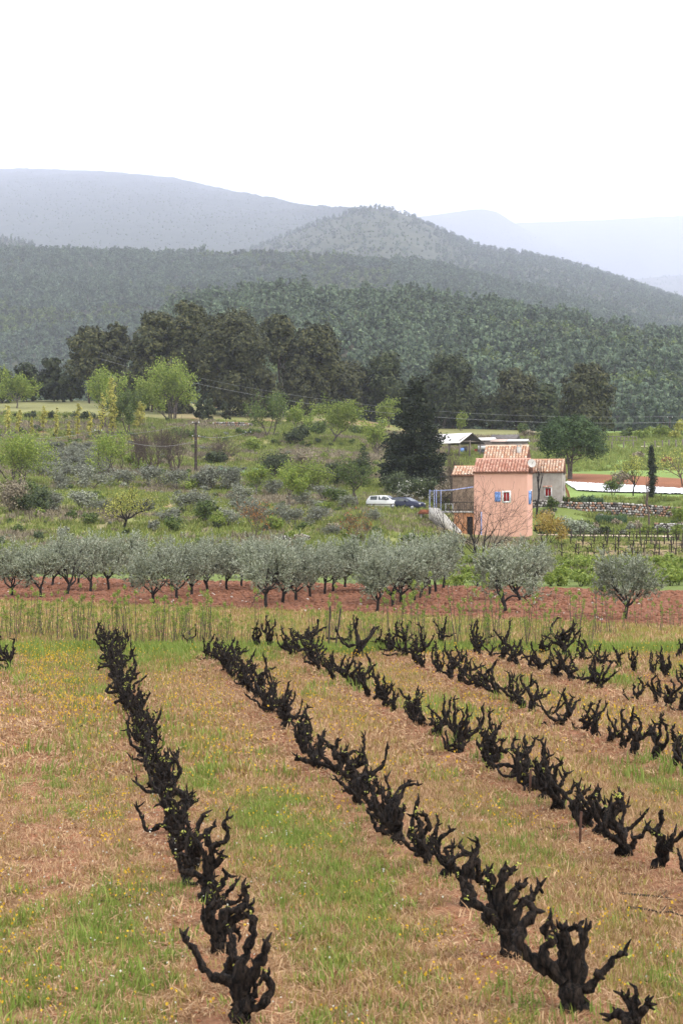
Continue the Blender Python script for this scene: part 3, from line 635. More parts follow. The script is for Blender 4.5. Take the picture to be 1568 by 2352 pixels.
# ------------------------------------------------------------------ trees one can tell apart
def place(px, base, top, wpx):
    p = G(px, base); d = p.y; return p, (base - top) / F * d, wpx / F * d, d
def pine_at(px, base, top, wpx_, label, m='pine_warm', name='pine_tree', group=None, cb=.3, nb=16, cov=22.0, cone=0.1, lean=.03, bark='bark_pine', seed=0):
    r = np.random.default_rng(seed + int(px) * 7 + int(top)); p, h, w, d = place(px, base, top, wpx_ * 1.12); L = leaf_for(d, 3.6)
    t, c = pine_mesh(r, h, w, L, L * .42, cov, nb, cb, lean, cone=cone); return put_tree(name, label, 'pine tree', p, t, c, M[bark], M[m], group)
def broad_at(px, base, top, wpx, label, m='lime', name='deciduous_tree', cat='tree', group=None, stems=1, trunk=.2, levels=3, kids=(4, 3, 3), ang=.8, cov=2.2, bark='bark_grey', k=2.2, up=.12, spread=.05, lowcut=.2, leafr=.5, rr=1.0, seed=0):
    r = np.random.default_rng(seed + int(px) * 13 + int(top) + 5); p, h, w, d = place(px, base, top, wpx); w *= 1.16; h *= 1.04; L = leaf_for(d, k)
    sk = skeleton(r, h, w * .92, stems, trunk, levels, kids, ang, up, r0=h * .02 * rr, minr=d * 6e-5)
    t = wood(sk); c = leaves_on(sk, r, nleaf(cov * 2.0, w, h, L, L * leafr, 300, 13000), L, L * leafr, spread * w, levels, lowcut=lowcut * h) if m else None
    return put_tree(name, label, cat, p, t, c, M[bark], M[m] if m else None, group, crown_name='crown')
def bush_at(px, base, top, wpx, label, m='green', name='bush', cat='bush', group=None, cov=5.0, nb=9, k=2.2, bark='twig_brown', seed=0, leafr=.5):
    r = np.random.default_rng(seed + int(px) * 17 + int(top) + 3); p, h, w, d = place(px, base, top, wpx); w *= 1.22; h *= 1.12; L = leaf_for(d, k)
    t, c = bush_mesh(r, h, w, L, L * leafr, cov, nb); return put_tree(name, label, cat, p, t, c, M[bark], M[m], group, crown_name='foliage', trunk_name='stems')
# the tall Aleppo pines on the hill
for px, base, top, w, cb, lab in [
    (205, 925, 752, 92, .35, 'leaning Aleppo pine with a brownish crown at the open end of the tall pine stand'),
    (268, 930, 743, 76, .38, 'narrow Aleppo pine between the leaning pine and the tallest pines'),
    (350, 945, 720, 100, .3, 'dense Aleppo pine with a broken top beside the tallest pine'),
    (432, 945, 698, 112, .3, 'tallest dark Aleppo pine of the stand above the terraces'),
    (525, 955, 716, 178, .15, 'broad bushy Aleppo pine with foliage down to the ground'),
    (645, 950, 728, 88, .55, 'high crowned Aleppo pine above a bare pale snag'),
    (722, 955, 746, 128, .3, 'rounded Aleppo pine beside the bare pale snag'),
    (690, 958, 830, 80, .1, 'young bushy pine under the bare pale snag'),
    (790, 958, 835, 118, .1, 'low spreading grey green pine at the edge of the tall stand'),
    (610, 958, 850, 70, .1, 'small pine at the foot of the broad bushy pine'),
    (400, 950, 830, 90, .1, 'low dark pine filling the gap under the tallest pine'),
    (310, 940, 845, 90, .1, 'low dark pine under the narrow Aleppo pine')]:
    pine_at(px, base, top, w, lab, group=None, cb=cb, nb=18 if w > 90 else 13)
for px, base, top, w, lab, m in [
    (885, 955, 796, 112, 'dark rounded pine rising directly behind the dark conifer top', 'pine'),
    (1040, 965, 802, 150, 'wide dark pine between the dark conifer and the umbrella pine', 'pine'),
    (965, 965, 850, 80, 'dark pine half hidden behind the dark conifer', 'pine'),
    (1185, 975, 838, 122, 'bushy grey green pine above the pale field behind the sheds', 'pine_warm'),
    (1250, 985, 880, 90, 'low pine in the hollow behind the umbrella pine', 'pine'),
    (1345, 995, 838, 128, 'tall conical pine standing directly behind the umbrella pine', 'pine_warm'),
    (1130, 968, 895, 80, 'small dark pine at the top edge of the pale field', 'pine'),
    (62, 922, 838, 82, 'dark pine behind the crest of the upper dry field', 'pine'),
    (125, 922, 824, 70, 'thin dark pine with a pale trunk on the crest of the upper field', 'pine'),
    (165, 922, 860, 60, 'low dark pine next to the leaning Aleppo pine', 'pine'),
    (5, 925, 850, 80, 'dark pine partly hidden behind the round willow on the crest', 'pine')]:
    pine_at(px, base, top, w, lab, m, nb=14, cb=.16, cone=.3)
# bare pale snag in the stand
r = np.random.default_rng(5); p, h, w, d = place(655, 948, 770, 40)
p.y -= 6; p.z = float(terr(p.x, p.y)); sk = skeleton(r, h, w, 1, .6, 2, (4, 2), .7, .1, r0=.38)
put_tree('dead_tree', 'bare pale dead pine trunk with broken limbs in the tall stand', 'dead tree', p, wood(sk), None, M['bark_pale'], None)
for px, base, top, w, lab in [(459, 964, 916, 26, 'small young pine on the bare orange bank, nearer the round green tree'), (480, 969, 919, 34, 'taller young pine standing above the dry stone rubble'), (519, 966, 924, 24, 'slim young pine beyond the rubble wall')]:
    pine_at(px, base, top, w, lab, 'pine', nb=7, cb=.12, cone=.6)
# dark conifer beside the house
r = np.random.default_rng(21); p = G(952, 1128); h = (1128 - 862) / F * p.y; w = 138 / F * p.y
t, c = conifer_mesh(r, h, w * 1.2, .42, .2, 26000); put_tree('dark_conifer', 'tall dense blackish green conifer next to the parked cars', 'conifer', p, t, c, M['bark_dark'], M['spruce'])
p, h, w, d = place(835, 1095, 1022, 46); t, c = conifer_mesh(r, h, w, .3, .13, 2200); put_tree('small_conifer', 'small dark pine shaped conifer left of the tall conifer in the garden', 'conifer', p, t, c, M['bark_dark'], M['darkgreen'])
bpy.data.objects['small_conifer']['label'] = 'small dark conifer among the garden trees beside the vegetable beds'
# cypress
p, h, w, d = place(1495, 1150, 1022, 21); t, c = column_mesh(r, h, w, .2, .09, 4200, .1, 12, .45); put_tree('cypress', 'slender dark green cypress above the stone retaining wall', 'cypress', p, t, c, M['bark_dark'], M['spruce'])
# umbrella pine
p = G(1308, 1100); d = p.y; h = (1100 - 950) / F * d; w = 158 / F * d
mb = MB(); stem = []
for a, q in ((-.35, -.1), (.35, .15)):
    T = smooth_path([(a * .4, 0, -.3), (a * .6, q, h * .22), (a * 1.5, q * 2, h * .45), (a * 2.4, q * 3, h * .7)], 3); tube(mb, T, np.linspace(.2, .09, len(T)), 7); stem.append(T)
tube(mb, [(0, 0, -.3), (0, 0, h * .12)], [.38, .3], 8)
bl = []
for i in range(30):
    a = i * 2.4; q = math.sqrt((i + .5) / 30) * .85; x, y = math.cos(a) * q * w / 2, math.sin(a) * q * w / 2; br = w * r.uniform(.13, .18)
    z = h * (.94 - .34 * q ** 2.2) - br * .5; bl.append((np.array([x, y, z]), (br, br, br * .8)))
    if q > .7: bl.append((np.array([x * 1.02, y * 1.02, h * r.uniform(.38, .52)]), (br * .9, br * .9, br * .7)))
    if q < .8: bl.append((np.array([x, y, z - .17 * h]), (br, br, br * .7)))
    T = stem[i % 2]; s = T[int(len(T) * r.uniform(.45, .95)) - 1]; tube(mb, smooth_path([s, (s + bl[-1][0]) / 2 + np.array([0, 0, -.1 * h * r.random()]), bl[-1][0]], 2), np.linspace(.07, .02, 5), 4, cap=False)
cr = MB(); blob_leaves(cr, r, bl, 19000, .3, .12, inner=.4, cl=14, cr=.18)
put_tree('umbrella_pine', 'umbrella pine with a wide dark green dome on a forked trunk behind the grey house', 'pine tree', p, mb, cr, M['bark_grey'], M['umbrella'])
# deciduous trees of the terraces
for a in [
    (395, 968, 836, 104, 'large round fresh green tree in front of the tallest pines', 'lime', dict(stems=5, ang=.7, cov=3.4, levels=3, m2='green')),
    (39, 938, 855, 86, 'round bright green tree with ivy dark base on the crest of the upper field', 'lime', dict(trunk=.2, cov=3.0)),
    (243, 985, 856, 84, 'pale green tree among the yellow poplars on the terrace edge', 'lime', dict(stems=3, cov=2.6, ang=.7)),
    (318, 975, 880, 52, 'pointed green tree beside the yellow poplars', 'lime', dict(stems=2, cov=3.2, ang=.5)),
    (295, 1000, 900, 70, 'dense green tree with yellow shoots above the bare brown trees', 'green', dict(stems=3, cov=3.2, ang=.6)),
    (618, 1006, 907, 82, 'greyish budding tree, tallest of the row on the upper terrace', 'green', dict(stems=3, cov=1.8, ang=.75)),
    (684, 993, 928, 62, 'small lime green tree in the middle of the upper terrace row', 'lime', dict(stems=3, cov=2.4, ang=.7)),
    (764, 1019, 920, 92, 'wide lime green tree with a leaning trunk on the upper terrace', 'lime', dict(trunk=.15, cov=2.8, ang=.9)),
    (866, 1047, 967, 60, 'vase shaped lime green tree on the orange bank beside the dark conifer', 'lime', dict(stems=4, cov=2.4, ang=.55)),
    (890, 982, 921, 52, 'lime green tree peeping over the terrace behind the dark conifer', 'lime', dict(stems=3, cov=2.6, ang=.6)),
    (1015, 985, 896, 62, 'grey budding tree behind the open barn roof', 'green', dict(stems=3, cov=1.3, ang=.6)),
    (1058, 990, 950, 34, 'small lime bush tree at the end of the open barn', 'lime', dict(stems=3, cov=2.4)),
    (1190, 972, 916, 40, 'bright green young tree against the dark pines above the sheds', 'green', dict(stems=3, cov=3.4)),
    (40, 1115, 1001, 140, 'large round willow green tree at the open edge of the middle terrace', 'lime', dict(stems=6, ang=.75, cov=3.0)),
    (587, 1140, 1074, 62, 'small tree with an airy round green crown on a thin trunk', 'lime', dict(trunk=.35, cov=2.4, ang=.75)),
    (664, 1166, 1084, 62, 'slim lime tree with a crooked dark trunk on the grassy bank', 'lime', dict(trunk=.35, cov=2.8, ang=.7)),
    (716, 1132, 1064, 110, 'wide lime green bushy tree behind the crooked slim tree', 'lime', dict(stems=6, cov=3.4, ang=.8)),
    (262, 1108, 994, 92, 'spindly tree with bright lime leaf tufts on dark crooked stems', 'lime', dict(stems=3, cov=1.5, ang=.75)),
    (1405, 1137, 1104, 40, 'small glossy green fig bush in front of the white crop sheet', 'green', dict(stems=5, cov=3.4))]:
    kw = dict(a[6]); kw.pop('m2', None); broad_at(a[0], a[1], a[2], a[3], a[4], a[5], **kw)
broad_at(288, 1218, 1124, 150, 'spreading almond tree with black limbs and yellow green buds', 'limey', 'almond_tree', 'almond tree', stems=1, trunk=.28, levels=3, kids=(5, 4, 3), ang=1.15, cov=.55, bark='bark_dark', up=.06, lowcut=.35, rr=1.9)
broad_at(822, 1166, 1060, 84, 'pollarded tree with bare grey top branches and a skirt of green shoots', 'green', 'pollard_tree', stems=1, trunk=.35, levels=3, ang=.6, cov=1.1, bark='bark_grey', lowcut=.0, rr=1.5)
for a in [(352, 1090, 980, 92, 'bare brown tree with many upright twigs beside the power pole'), (404, 1090, 972, 92, 'bare dark stemmed tree touching the taller power pole'), (318, 1085, 1000, 44, 'small bare brown tree next to the spindly lime tree')]:
    broad_at(a[0], a[1], a[2], a[3], a[4], None, 'bare_tree', stems=6, levels=4, kids=(4, 3, 3, 3), ang=.85, up=.14, bark='twig_brown')
broad_at(495, 1066, 1006, 92, 'low tangle of bare brown bushes behind the taller power pole', None, 'bare_bush', 'bush', stems=9, levels=3, kids=(4, 4, 3), ang=.95, bark='twig_brown')
broad_at(592, 1240, 1152, 90, 'half bare small tree with a few orange leaves beside the rubble wall', 'redleaf', 'orange_leaved_tree', stems=4, levels=4, kids=(3, 3, 3), ang=.7, cov=.05, bark='twig_brown', lowcut=.1)
broad_at(826, 1258, 1172, 84, 'half bare small tree with orange leaves below the parked cars', 'redleaf', 'orange_leaved_tree', stems=4, levels=4, kids=(3, 3, 3), ang=.7, cov=.05, bark='twig_brown', lowcut=.1)
broad_at(1249, 1256, 1178, 82, 'small tree with mustard yellow leaf clumps at the corner of the pink house', 'mustard', 'mustard_leaved_tree', stems=3, trunk=.3, levels=3, ang=.85, cov=1.5, bark='bark_dark', spread=.04, lowcut=.25)
broad_at(1089, 1292, 1104, 238, 'big bare tree with long dark branches in front of the pink house', None, 'bare_tree', stems=6, levels=4, kids=(4, 3, 3, 2), ang=1.0, up=.1, bark='bark_dark', rr=.8, seed=4)
broad_at(1453, 1139, 1052, 74, 'small budding tree with a thin round crown in front of the white crop sheet', 'limey', 'budding_tree', trunk=.3, levels=3, kids=(5, 4, 3), ang=.9, cov=.35, bark='bark_dark')
broad_at(1566, 1118, 1030, 110, 'bare wide branched tree at the edge of the green field', 'limey', 'budding_tree', trunk=.3, levels=3, kids=(5, 4, 3), ang=1.0, cov=.2, bark='twig_brown')
broad_at(1490, 1214, 1098, 26, 'thin bare tree trunk in front of the stone retaining wall', None, 'bare_tree', trunk=.7, levels=2, kids=(3, 2), ang=.5, bark='twig_brown')
broad_at(1231, 1190, 1060, 30, 'thin bare tree climbing the front of the grey house', None, 'bare_tree', trunk=.5, levels=3, kids=(3, 3, 2), ang=.6, bark='bark_dark')
for x, base, top, lab in [(1036, 1165, 1040, 'thin bare tree with brown twigs behind the terrace'), (1058, 1170, 1050, 'thin bare tree standing against the low brown annexe')]:
    broad_at(x, base, top, 52, lab, None, 'bare_tree', stems=2, levels=4, kids=(4, 3, 3), ang=.7, bark='twig_brown')
# poplar saplings
for i, (px, base, top, w) in enumerate([(19, 1001, 926, 17), (45, 1003, 938, 13), (74, 1010, 960, 8), (100, 996, 928, 17), (130, 1016, 935, 13), (158, 1016, 967, 7), (180, 1016, 921, 14), (208, 1016, 949, 12), (235, 1016, 907, 19)]):
    r = np.random.default_rng(300 + i); p, h, w, d = place(px, base, top, w); t, c = column_mesh(r, h, w, .36, .17, 420, .28, 7, .8)
    put_tree('poplar_sapling', 'slim yellow green poplar sapling in the row on the upper terrace', 'poplar', p, t, c, M['twig_brown'], M['poplar'], 'row of poplar saplings')
for px, base, top, w, lab in [(258, 1012, 864, 27, 'tall yellow poplar, highest of the poplar row'), (321, 985, 920, 30, 'stout yellow poplar at the foot of the pointed green tree')]:
    r = np.random.default_rng(int(px)); p, h, w, d = place(px, base, top, w); t, c = column_mesh(r, h, w, .4, .19, 1100, .2, 9, .8)
    put_tree('poplar_tree', lab, 'poplar', p, t, c, M['bark_grey'], M['poplar'])
# bushes and hedges
for a in [
    (677, 1022, 983, 70, 'dense dark rounded evergreen bush with pale tips on the upper terrace', 'darkgreen'), (582, 1043, 1004, 42, 'single lime green shrub on the terrace edge', 'lime'),
    (492, 1068, 1036, 64, 'dark green bush below the bare brown tangle', 'darkgreen'), (631, 1100, 1042, 68, 'dark domed evergreen tree behind the airy green tree', 'darkgreen'),
    (771, 1118, 1056, 54, 'dark clipped evergreen with visible trunk by the vegetable beds', 'darkgreen'), (815, 1116, 1055, 50, 'dark evergreen beside the pollarded tree', 'darkgreen'),
    (700, 1095, 1040, 70, 'brownish hedge along the terrace behind the lime bushy tree', 'scrubbrown'), (958, 1153, 1098, 98, 'dark green bush with white blossom clusters behind the parked cars', 'darkgreen'),
    (905, 1140, 1080, 60, 'dark shrub under the edge of the tall conifer', 'darkgreen'), (1040, 1150, 1052, 40, 'dense brown thicket between the tall conifer and the annexe', 'scrubbrown'),
    (1020, 1158, 1110, 50, 'brown dry creeper behind the pergola posts', 'scrubbrown'), (1060, 1160, 1118, 44, 'rusty brown shrub on the terrace against the annexe', 'scrubbrown'),
    (1318, 1235, 1190, 82, 'silvery grey bush beside the track below the stone wall', 'olive'), (1425, 1112, 1082, 50, 'grey brown bush in front of the red soil strip', 'scrubbrown'),
    (1463, 1053, 1038, 34, 'low brown bramble mound in the green field', 'scrubbrown'), (1211, 1005, 989, 46, 'dark brushwood pile on the pale field', 'scrubbrown'),
    (1475, 1010, 984, 40, 'light green bush beyond the paddock fence', 'lime'), (1518, 1008, 974, 38, 'taller light green bush beyond the paddock fence', 'lime'), (1548, 1010, 988, 40, 'pale bush at the end of the paddock fence', 'limey'),
    (1440, 1008, 984, 36, 'greyish bush where the paddock rails begin', 'green'), (1562, 1000, 965, 30, 'sparse pale tree beyond the fence posts', 'limey'),
    (1300, 1160, 1142, 60, 'low green shrub in front of the grey house corner', 'green'), (1345, 1162, 1140, 50, 'blue green shrub on top of the retaining wall', 'iris'),
    (1265, 1178, 1140, 26, 'pale green shrub growing out of the dark stone wall', 'green'), (1560, 1200, 1165, 40, 'bright lime shrub at the end of the retaining wall', 'lime'), (1556, 1240, 1195, 30, 'lime shrub hanging beside the low white stone wall', 'lime'),
    (26, 1180, 1108, 80, 'yellowish bramble thicket below the large willow green tree', 'scrubbrown'), (68, 1175, 1098, 60, 'dense green bush beside the yellowish bramble thicket', 'green'), (95, 1185, 1120, 60, 'dark green bush at the foot of the middle terrace', 'darkgreen'), (50, 1180, 1130, 50, 'dark bush under the green bush of the lower terrace', 'darkgreen'),
    (205, 1208, 1178, 40, 'green shrub with white flowers near the almond tree', 'green'), (395, 1225, 1190, 44, 'mid green bush beside the silvery shrubs of the lower bank', 'green'),
    (470, 1205, 1150, 60, 'tall olive green scrub bush on the lower bank', 'green'), (500, 1215, 1178, 40, 'lime shrub with cream flower heads', 'lime'), (630, 1222, 1180, 36, 'lime shrub above the white rubble wall', 'lime'), (663, 1240, 1220, 30, 'small lime bush growing on the white rubble wall', 'lime'),
    (745, 1178, 1152, 50, 'lime shrub between the terrace olives', 'lime'), (775, 1160, 1120, 60, 'dark green shrub bed under the clipped evergreens', 'green'), (900, 1122, 1086, 40, 'dark garden bush by the vegetable beds', 'darkgreen'),
    (330, 1085, 1060, 60, 'yellow green scrub at the foot of the bare brown trees', 'lime'), (300, 1070, 1040, 40, 'lime shrub behind the spindly lime tree', 'lime'), (440, 1130, 1100, 30, 'small lime shrub between the terrace olives', 'lime'),
    (420, 1008, 985, 60, 'green bramble on the terrace lip beside the round green tree', 'green'), (175, 1022, 1008, 60, 'green bramble strip on the terrace above the silvery shrubs', 'green'), (80, 965, 945, 120, 'dark ivy bank below the upper dry field', 'darkgreen'), (200, 968, 948, 110, 'dark bramble bank behind the poplar saplings', 'darkgreen'),
    (560, 1000, 984, 110, 'dark bramble bank under the orange bank', 'green'), (820, 1000, 980, 60, 'greyish scrub behind the wide lime tree', 'green'), (730, 1000, 965, 50, 'green bush between the small lime trees', 'green'),
    (1200, 1000, 975, 30, 'green bush at the field edge above the sheds', 'green'), (1385, 990, 965, 46, 'grey bush beside the tall conical pine', 'darkgreen')]:
    o = bush_at(*a)
p, h, w, d = place(958, 1153, 1098, 98); r = np.random.default_rng(71); c = MB(); k = 420
P_ = r.normal(size=(k, 3)); P_ /= np.linalg.norm(P_, axis=1)[:, None]; P_ = P_ * np.array([w * .47, w * .4, h * .42]) + np.array([0, 0, h * .52]); P_ = P_[(P_[:, 1] < .4) & (P_[:, 2] > .1 * h)]
cl = P_[r.integers(0, len(P_), 26)]; P_ = cl[r.integers(0, 26, 300)] + r.normal(0, .13, (300, 3)); cards(c, P_, .17, .15, r)
bo = [o for o in bpy.data.objects if o.get('label', '').startswith('dark green bush with white blossom')][0]; c.build('blossom', M['blossom'], bo)
# iris clumps and vegetable bed
for px, base, top, w, lab in [(1385, 1203, 1180, 34, 'clump of blue green iris leaves below the retaining wall, toward the grey house'), (1418, 1205, 1181, 40, 'clump of blue green iris leaves below the retaining wall, toward the cypress'), (1360, 1160, 1141, 50, 'blue green iris leaves along the top of the retaining wall')]:
    r = np.random.default_rng(int(px)); p, h, w, d = place(px, base, top, w); c = MB(); n = 420; P_ = np.stack([r.uniform(-w / 2, w / 2, n), r.uniform(-.5, .5, n), r.uniform(.2, .6, n) * h], -1)
    cards(c, P_, h * .75, .09, r, np.tile([0, 0, 1.], (n, 1)), .22); o = thing('iris_clump', lab, 'iris', p); c.build('leaves', M['iris'], o)
q0, q1 = G(505, 1084), G(600, 1086); r = np.random.default_rng(8)
for i in range(5):
    f = i / 4; b = q0.lerp(q1, f * .9 + .05); n = 330; c = MB(); P_ = np.stack([b.x + r.uniform(-.8, .8, n), b.y + r.uniform(-2.5, 6, n), np.zeros(n)], -1); P_[:, 2] = terr(P_[:, 0], P_[:, 1]) + r.uniform(.05, .45, n); cards(c, P_, .35, .25, r, np.tile([0, 0, .6], (n, 1)), .8)
    o = c.build('vegetable_row', M['cabbage']); tag(o, 'row of blue green cabbage like vegetables on the middle terrace', 'vegetables', 'vegetable rows on the middle terrace')
# ------------------------------------------------------------------ building materials
M['pink'] = mat('pink_render', (0.64, 0.36, 0.275), 0.9, (0.685, 0.4, 0.31), 2.2, 0.5, 0.2, (1.6, 1.6, .35), bscale=60)
M['greyrender'] = mat('grey_render', (0.33, 0.29, 0.26), 0.9, (0.44, 0.4, 0.36), 2.0, 0.5, 0.2, bscale=40)
M['brownrender'] = mat('brown_stone_render', (0.14, 0.1, 0.075), 0.95, (0.3, 0.22, 0.16), 2.5, 0.7, 0.2, bscale=20)
M['ochre'] = mat('ochre_render', (0.45, 0.2, 0.09), 0.9, (0.6, 0.33, 0.2), 1.2, 0.3, 0.2)
M['concrete'] = mat('concrete', (0.42, 0.4, 0.37), 0.9, (0.58, 0.55, 0.52), 2.0, 0.3, 0.2)
M['white'] = mat('white_paint', (0.78, 0.78, 0.77), 0.6, (0.7, 0.7, 0.69), 4)
M['blue'] = mat('blue_shutter_paint', (0.16, 0.28, 0.62), 0.6, (0.2, 0.33, 0.66), 6)
M['lilac'] = mat('lilac_blue_metal', (0.25, 0.31, 0.6), 0.5, (0.42, 0.46, 0.66), 3)
M['redcloth'] = mat('red_curtain', (0.42, 0.02, 0.015), 0.8, (0.25, 0.012, 0.01), 9, stretch=(8, 1, 1))
M['darkglass_shade'] = mat('dark_glass_and_shade', (0.012, 0.014, 0.017), 0.12, spec=0.6)  # window glass, also the painted dark inside of the sheds
M['darkmetal'] = mat('dark_metal', (0.025, 0.024, 0.025), 0.6)
M['woodgrey'] = mat('weathered_wood', (0.14, 0.115, 0.095), 0.9, (0.25, 0.21, 0.18), 6, 0.4, 0.2, (1, 1, .2))
M['wooddark'] = mat('dark_wood', (0.035, 0.027, 0.022), 0.9, (0.08, 0.06, 0.05), 6, 0.3, 0.2)
M['rust'] = mat('rusty_wood', (0.3, 0.1, 0.05), 0.9, (0.18, 0.07, 0.04), 6)
M['sheet'] = mat('corrugated_sheet', (0.72, 0.69, 0.66), 0.6, (0.55, 0.48, 0.42), 0.9, 0.2, 0.4, detail=6, lo=.45, hi=.8)
M['sheetgrey'] = mat('grey_roof_sheet', (0.09, 0.08, 0.075), 0.8, (0.16, 0.14, 0.13), 2)
M['sheetpink'] = mat('pinkish_roof_sheet', (0.5, 0.36, 0.3), 0.8, (0.6, 0.46, 0.4), 2)
def tilemat(name, cols):
    m = bpy.data.materials.new(name); m.use_nodes = True; nt = m.node_tree; p = nt.nodes['Principled BSDF']; p.inputs['Roughness'].default_value = .85; p.inputs['Specular IOR Level'].default_value = .2
    oi = N(nt, 'ShaderNodeObjectInfo'); c = N(nt, 'ShaderNodeValToRGB'); e = c.color_ramp.elements
    while len(e) < len(cols): e.new(.5)
    for i, k in enumerate(cols): e[i].position = i / (len(cols) - 1); e[i].color = (*k, 1)
    nt.links.new(oi.outputs['Random'], c.inputs[0])
    tcn = N(nt, 'ShaderNodeTexCoord'); n = N(nt, 'ShaderNodeTexNoise'); n.inputs['Scale'].default_value = 7; nt.links.new(tcn.outputs['Object'], n.inputs[0])
    mr = N(nt, 'ShaderNodeMapRange'); mr.inputs['To Min'].default_value = .65; mr.inputs['To Max'].default_value = 1.3; nt.links.new(n.outputs['Fac'], mr.inputs['Value'])
    ml = N(nt, 'ShaderNodeMix', data_type='RGBA', blend_type='MULTIPLY'); ml.inputs[0].default_value = 1; nt.links.new(c.outputs[0], ml.inputs[6]); nt.links.new(mr.outputs[0], ml.inputs[7]); nt.links.new(ml.outputs[2], p.inputs['Base Color'])
    return m
M['tile_red'] = tilemat('red_clay_tile', [(0.43, 0.195, 0.135), (0.52, 0.27, 0.195), (0.62, 0.38, 0.29), (0.47, 0.23, 0.165)])
M['tile_old'] = tilemat('old_clay_tile', [(0.5, 0.27, 0.17), (0.62, 0.4, 0.28), (0.7, 0.54, 0.42), (0.45, 0.25, 0.17)])
M['deck'] = mat('roof_deck', (0.2, 0.09, 0.055), 0.95, (0.27, 0.13, 0.085), 4)
def tile_mesh(m, L=.5, r0=.135, r1=.105, th=.018):
    n = 6; a = np.linspace(0, math.pi, n + 1); V = []
    for y, r in ((0, r0), (L, r1)):
        for rr in (r, r - th):
            for t in a: V.append((math.cos(t) * rr, y, math.sin(t) * rr * .85))
    k = n + 1; Q = []
    for i in range(n):
        Q += [[i, i + 1, 2 * k + i + 1, 2 * k + i], [k + i, 3 * k + i, 3 * k + i + 1, k + i + 1], [i, k + i, k + i + 1, i + 1]]
    return new_mesh('tile', V, [np.array(Q)], m, smooth=False)
TILE = {k: tile_mesh(M[k]) for k in ('tile_red', 'tile_old')}
def wall_holes(mb, x0, x1, z0, z1, y, holes, depth=.18):
    xs = sorted({x0, x1, *[h[0] for h in holes], *[h[1] for h in holes]}); zs = sorted({z0, z1, *[h[2] for h in holes], *[h[3] for h in holes]})
    for i in range(len(xs) - 1):
        for j in range(len(zs) - 1):
            cx, cz = (xs[i] + xs[i + 1]) / 2, (zs[j] + zs[j + 1]) / 2
            if any(h[0] < cx < h[1] and h[2] < cz < h[3] for h in holes): continue
            mb.add([(xs[i], y, zs[j]), (xs[i + 1], y, zs[j]), (xs[i + 1], y, zs[j + 1]), (xs[i], y, zs[j + 1])], [[0, 1, 2, 3]])
    for a, b, c, d in holes:
        q = [(a, c), (b, c), (b, d), (a, d)]
        for i in range(4):
            (ax, az), (bx, bz) = q[i], q[(i + 1) % 4]; mb.add([(ax, y, az), (bx, y, bz), (bx, y + depth, bz), (ax, y + depth, az)], [[0, 1, 2, 3]])
def gable_house(root, w, D, ze, zr, z0, wallm, tilem, holes=(), over=.22, cols=18, rows=8, left_over=.12, side_holes=()):
    """front face at y=0, x from -w to 0; ridge parallel to the front"""
    mb = MB(); wall_holes(mb, -w, 0, z0, ze, 0, list(holes))
    mb.add([(0, D, z0), (-w, D, z0), (-w, D, ze), (0, D, ze)], [[0, 1, 2, 3]])
    for x in (0, -w):
        mb.add([(x, 0, z0), (x, D, z0), (x, D, ze), (x, 0, ze)], [[0, 1, 2, 3]]); mb.add([(x, 0, ze), (x, D, ze), (x, D / 2, zr)], [[0, 1, 2]])
    mb.build('wall', wallm, root)
    sl = math.atan2(zr - ze, D / 2); zo = ze - math.tan(sl) * over
    dk = MB(); th = .07
    x0, x1 = -w - left_over, left_over
    prof = [(-over, zo + .02), (D / 2, zr + .02), (D + over, zo + .02), (D + over, zo + .02 + th), (D / 2, zr + .02 + th), (-over, zo + .02 + th)]
    dk.prism(prof, x0, x1, 'x'); roof = dk.build('roof', M['deck'], root)
    Ls = math.hypot(D / 2 + over, zr - zo); ex = Ls / rows; rr = np.random.default_rng(int(w * 100))
    for i in range(cols):
        for j in range(rows):
            x = x0 + (i + .5) / cols * (x1 - x0); s = j * ex - .04; o = obj('tile', TILE[tilem], roof)
            o.location = (x + rr.normal(0, .008), -over + s * math.cos(sl), zo + .06 + s * math.sin(sl) + (th)); o.rotation_euler = (sl + rr.normal(-.05, .01), 0, rr.normal(0, .015)); o.scale = ((x1 - x0) / cols / .29, ex / .42, 1)
    rg = MB(); T = np.linspace(0, math.pi, 7)
    V = [(x, D / 2 + math.cos(t) * .16, zr + th + .02 + math.sin(t) * .13) for x in (x0, x1) for t in T]; rg.add(V, [[i, i + 1, 7 + i + 1, 7 + i] for i in range(6)]); rg.build('ridge_cap', M[tilem], roof)
    return roof
def window(root, x0, x1, z0, z1, y, panem, fw=.09, hole=True):
    fr = MB(); ya, yb = y - .03, y + .06
    fr.box(x0 - fw, x0, ya, yb, z0 - fw, z1 + fw); fr.box(x1, x1 + fw, ya, yb, z0 - fw, z1 + fw); fr.box(x0, x1, ya, yb, z1, z1 + fw); fr.box(x0, x1, ya - .04, yb, z0 - fw, z0)
    f = fr.build('window', M['white'], root); xm = (x0 + x1) / 2
    MB().box(xm - .02, xm + .02, y + .07, y + .11, z0, z1).build('mullion', M['white'], f)
    for a, b in ((x0, xm - .02), (xm + .02, x1)): MB().box(a, b, y + .08, y + .10, z0, z1).build('pane', panem, f)
    return f
RZ = R(-12)
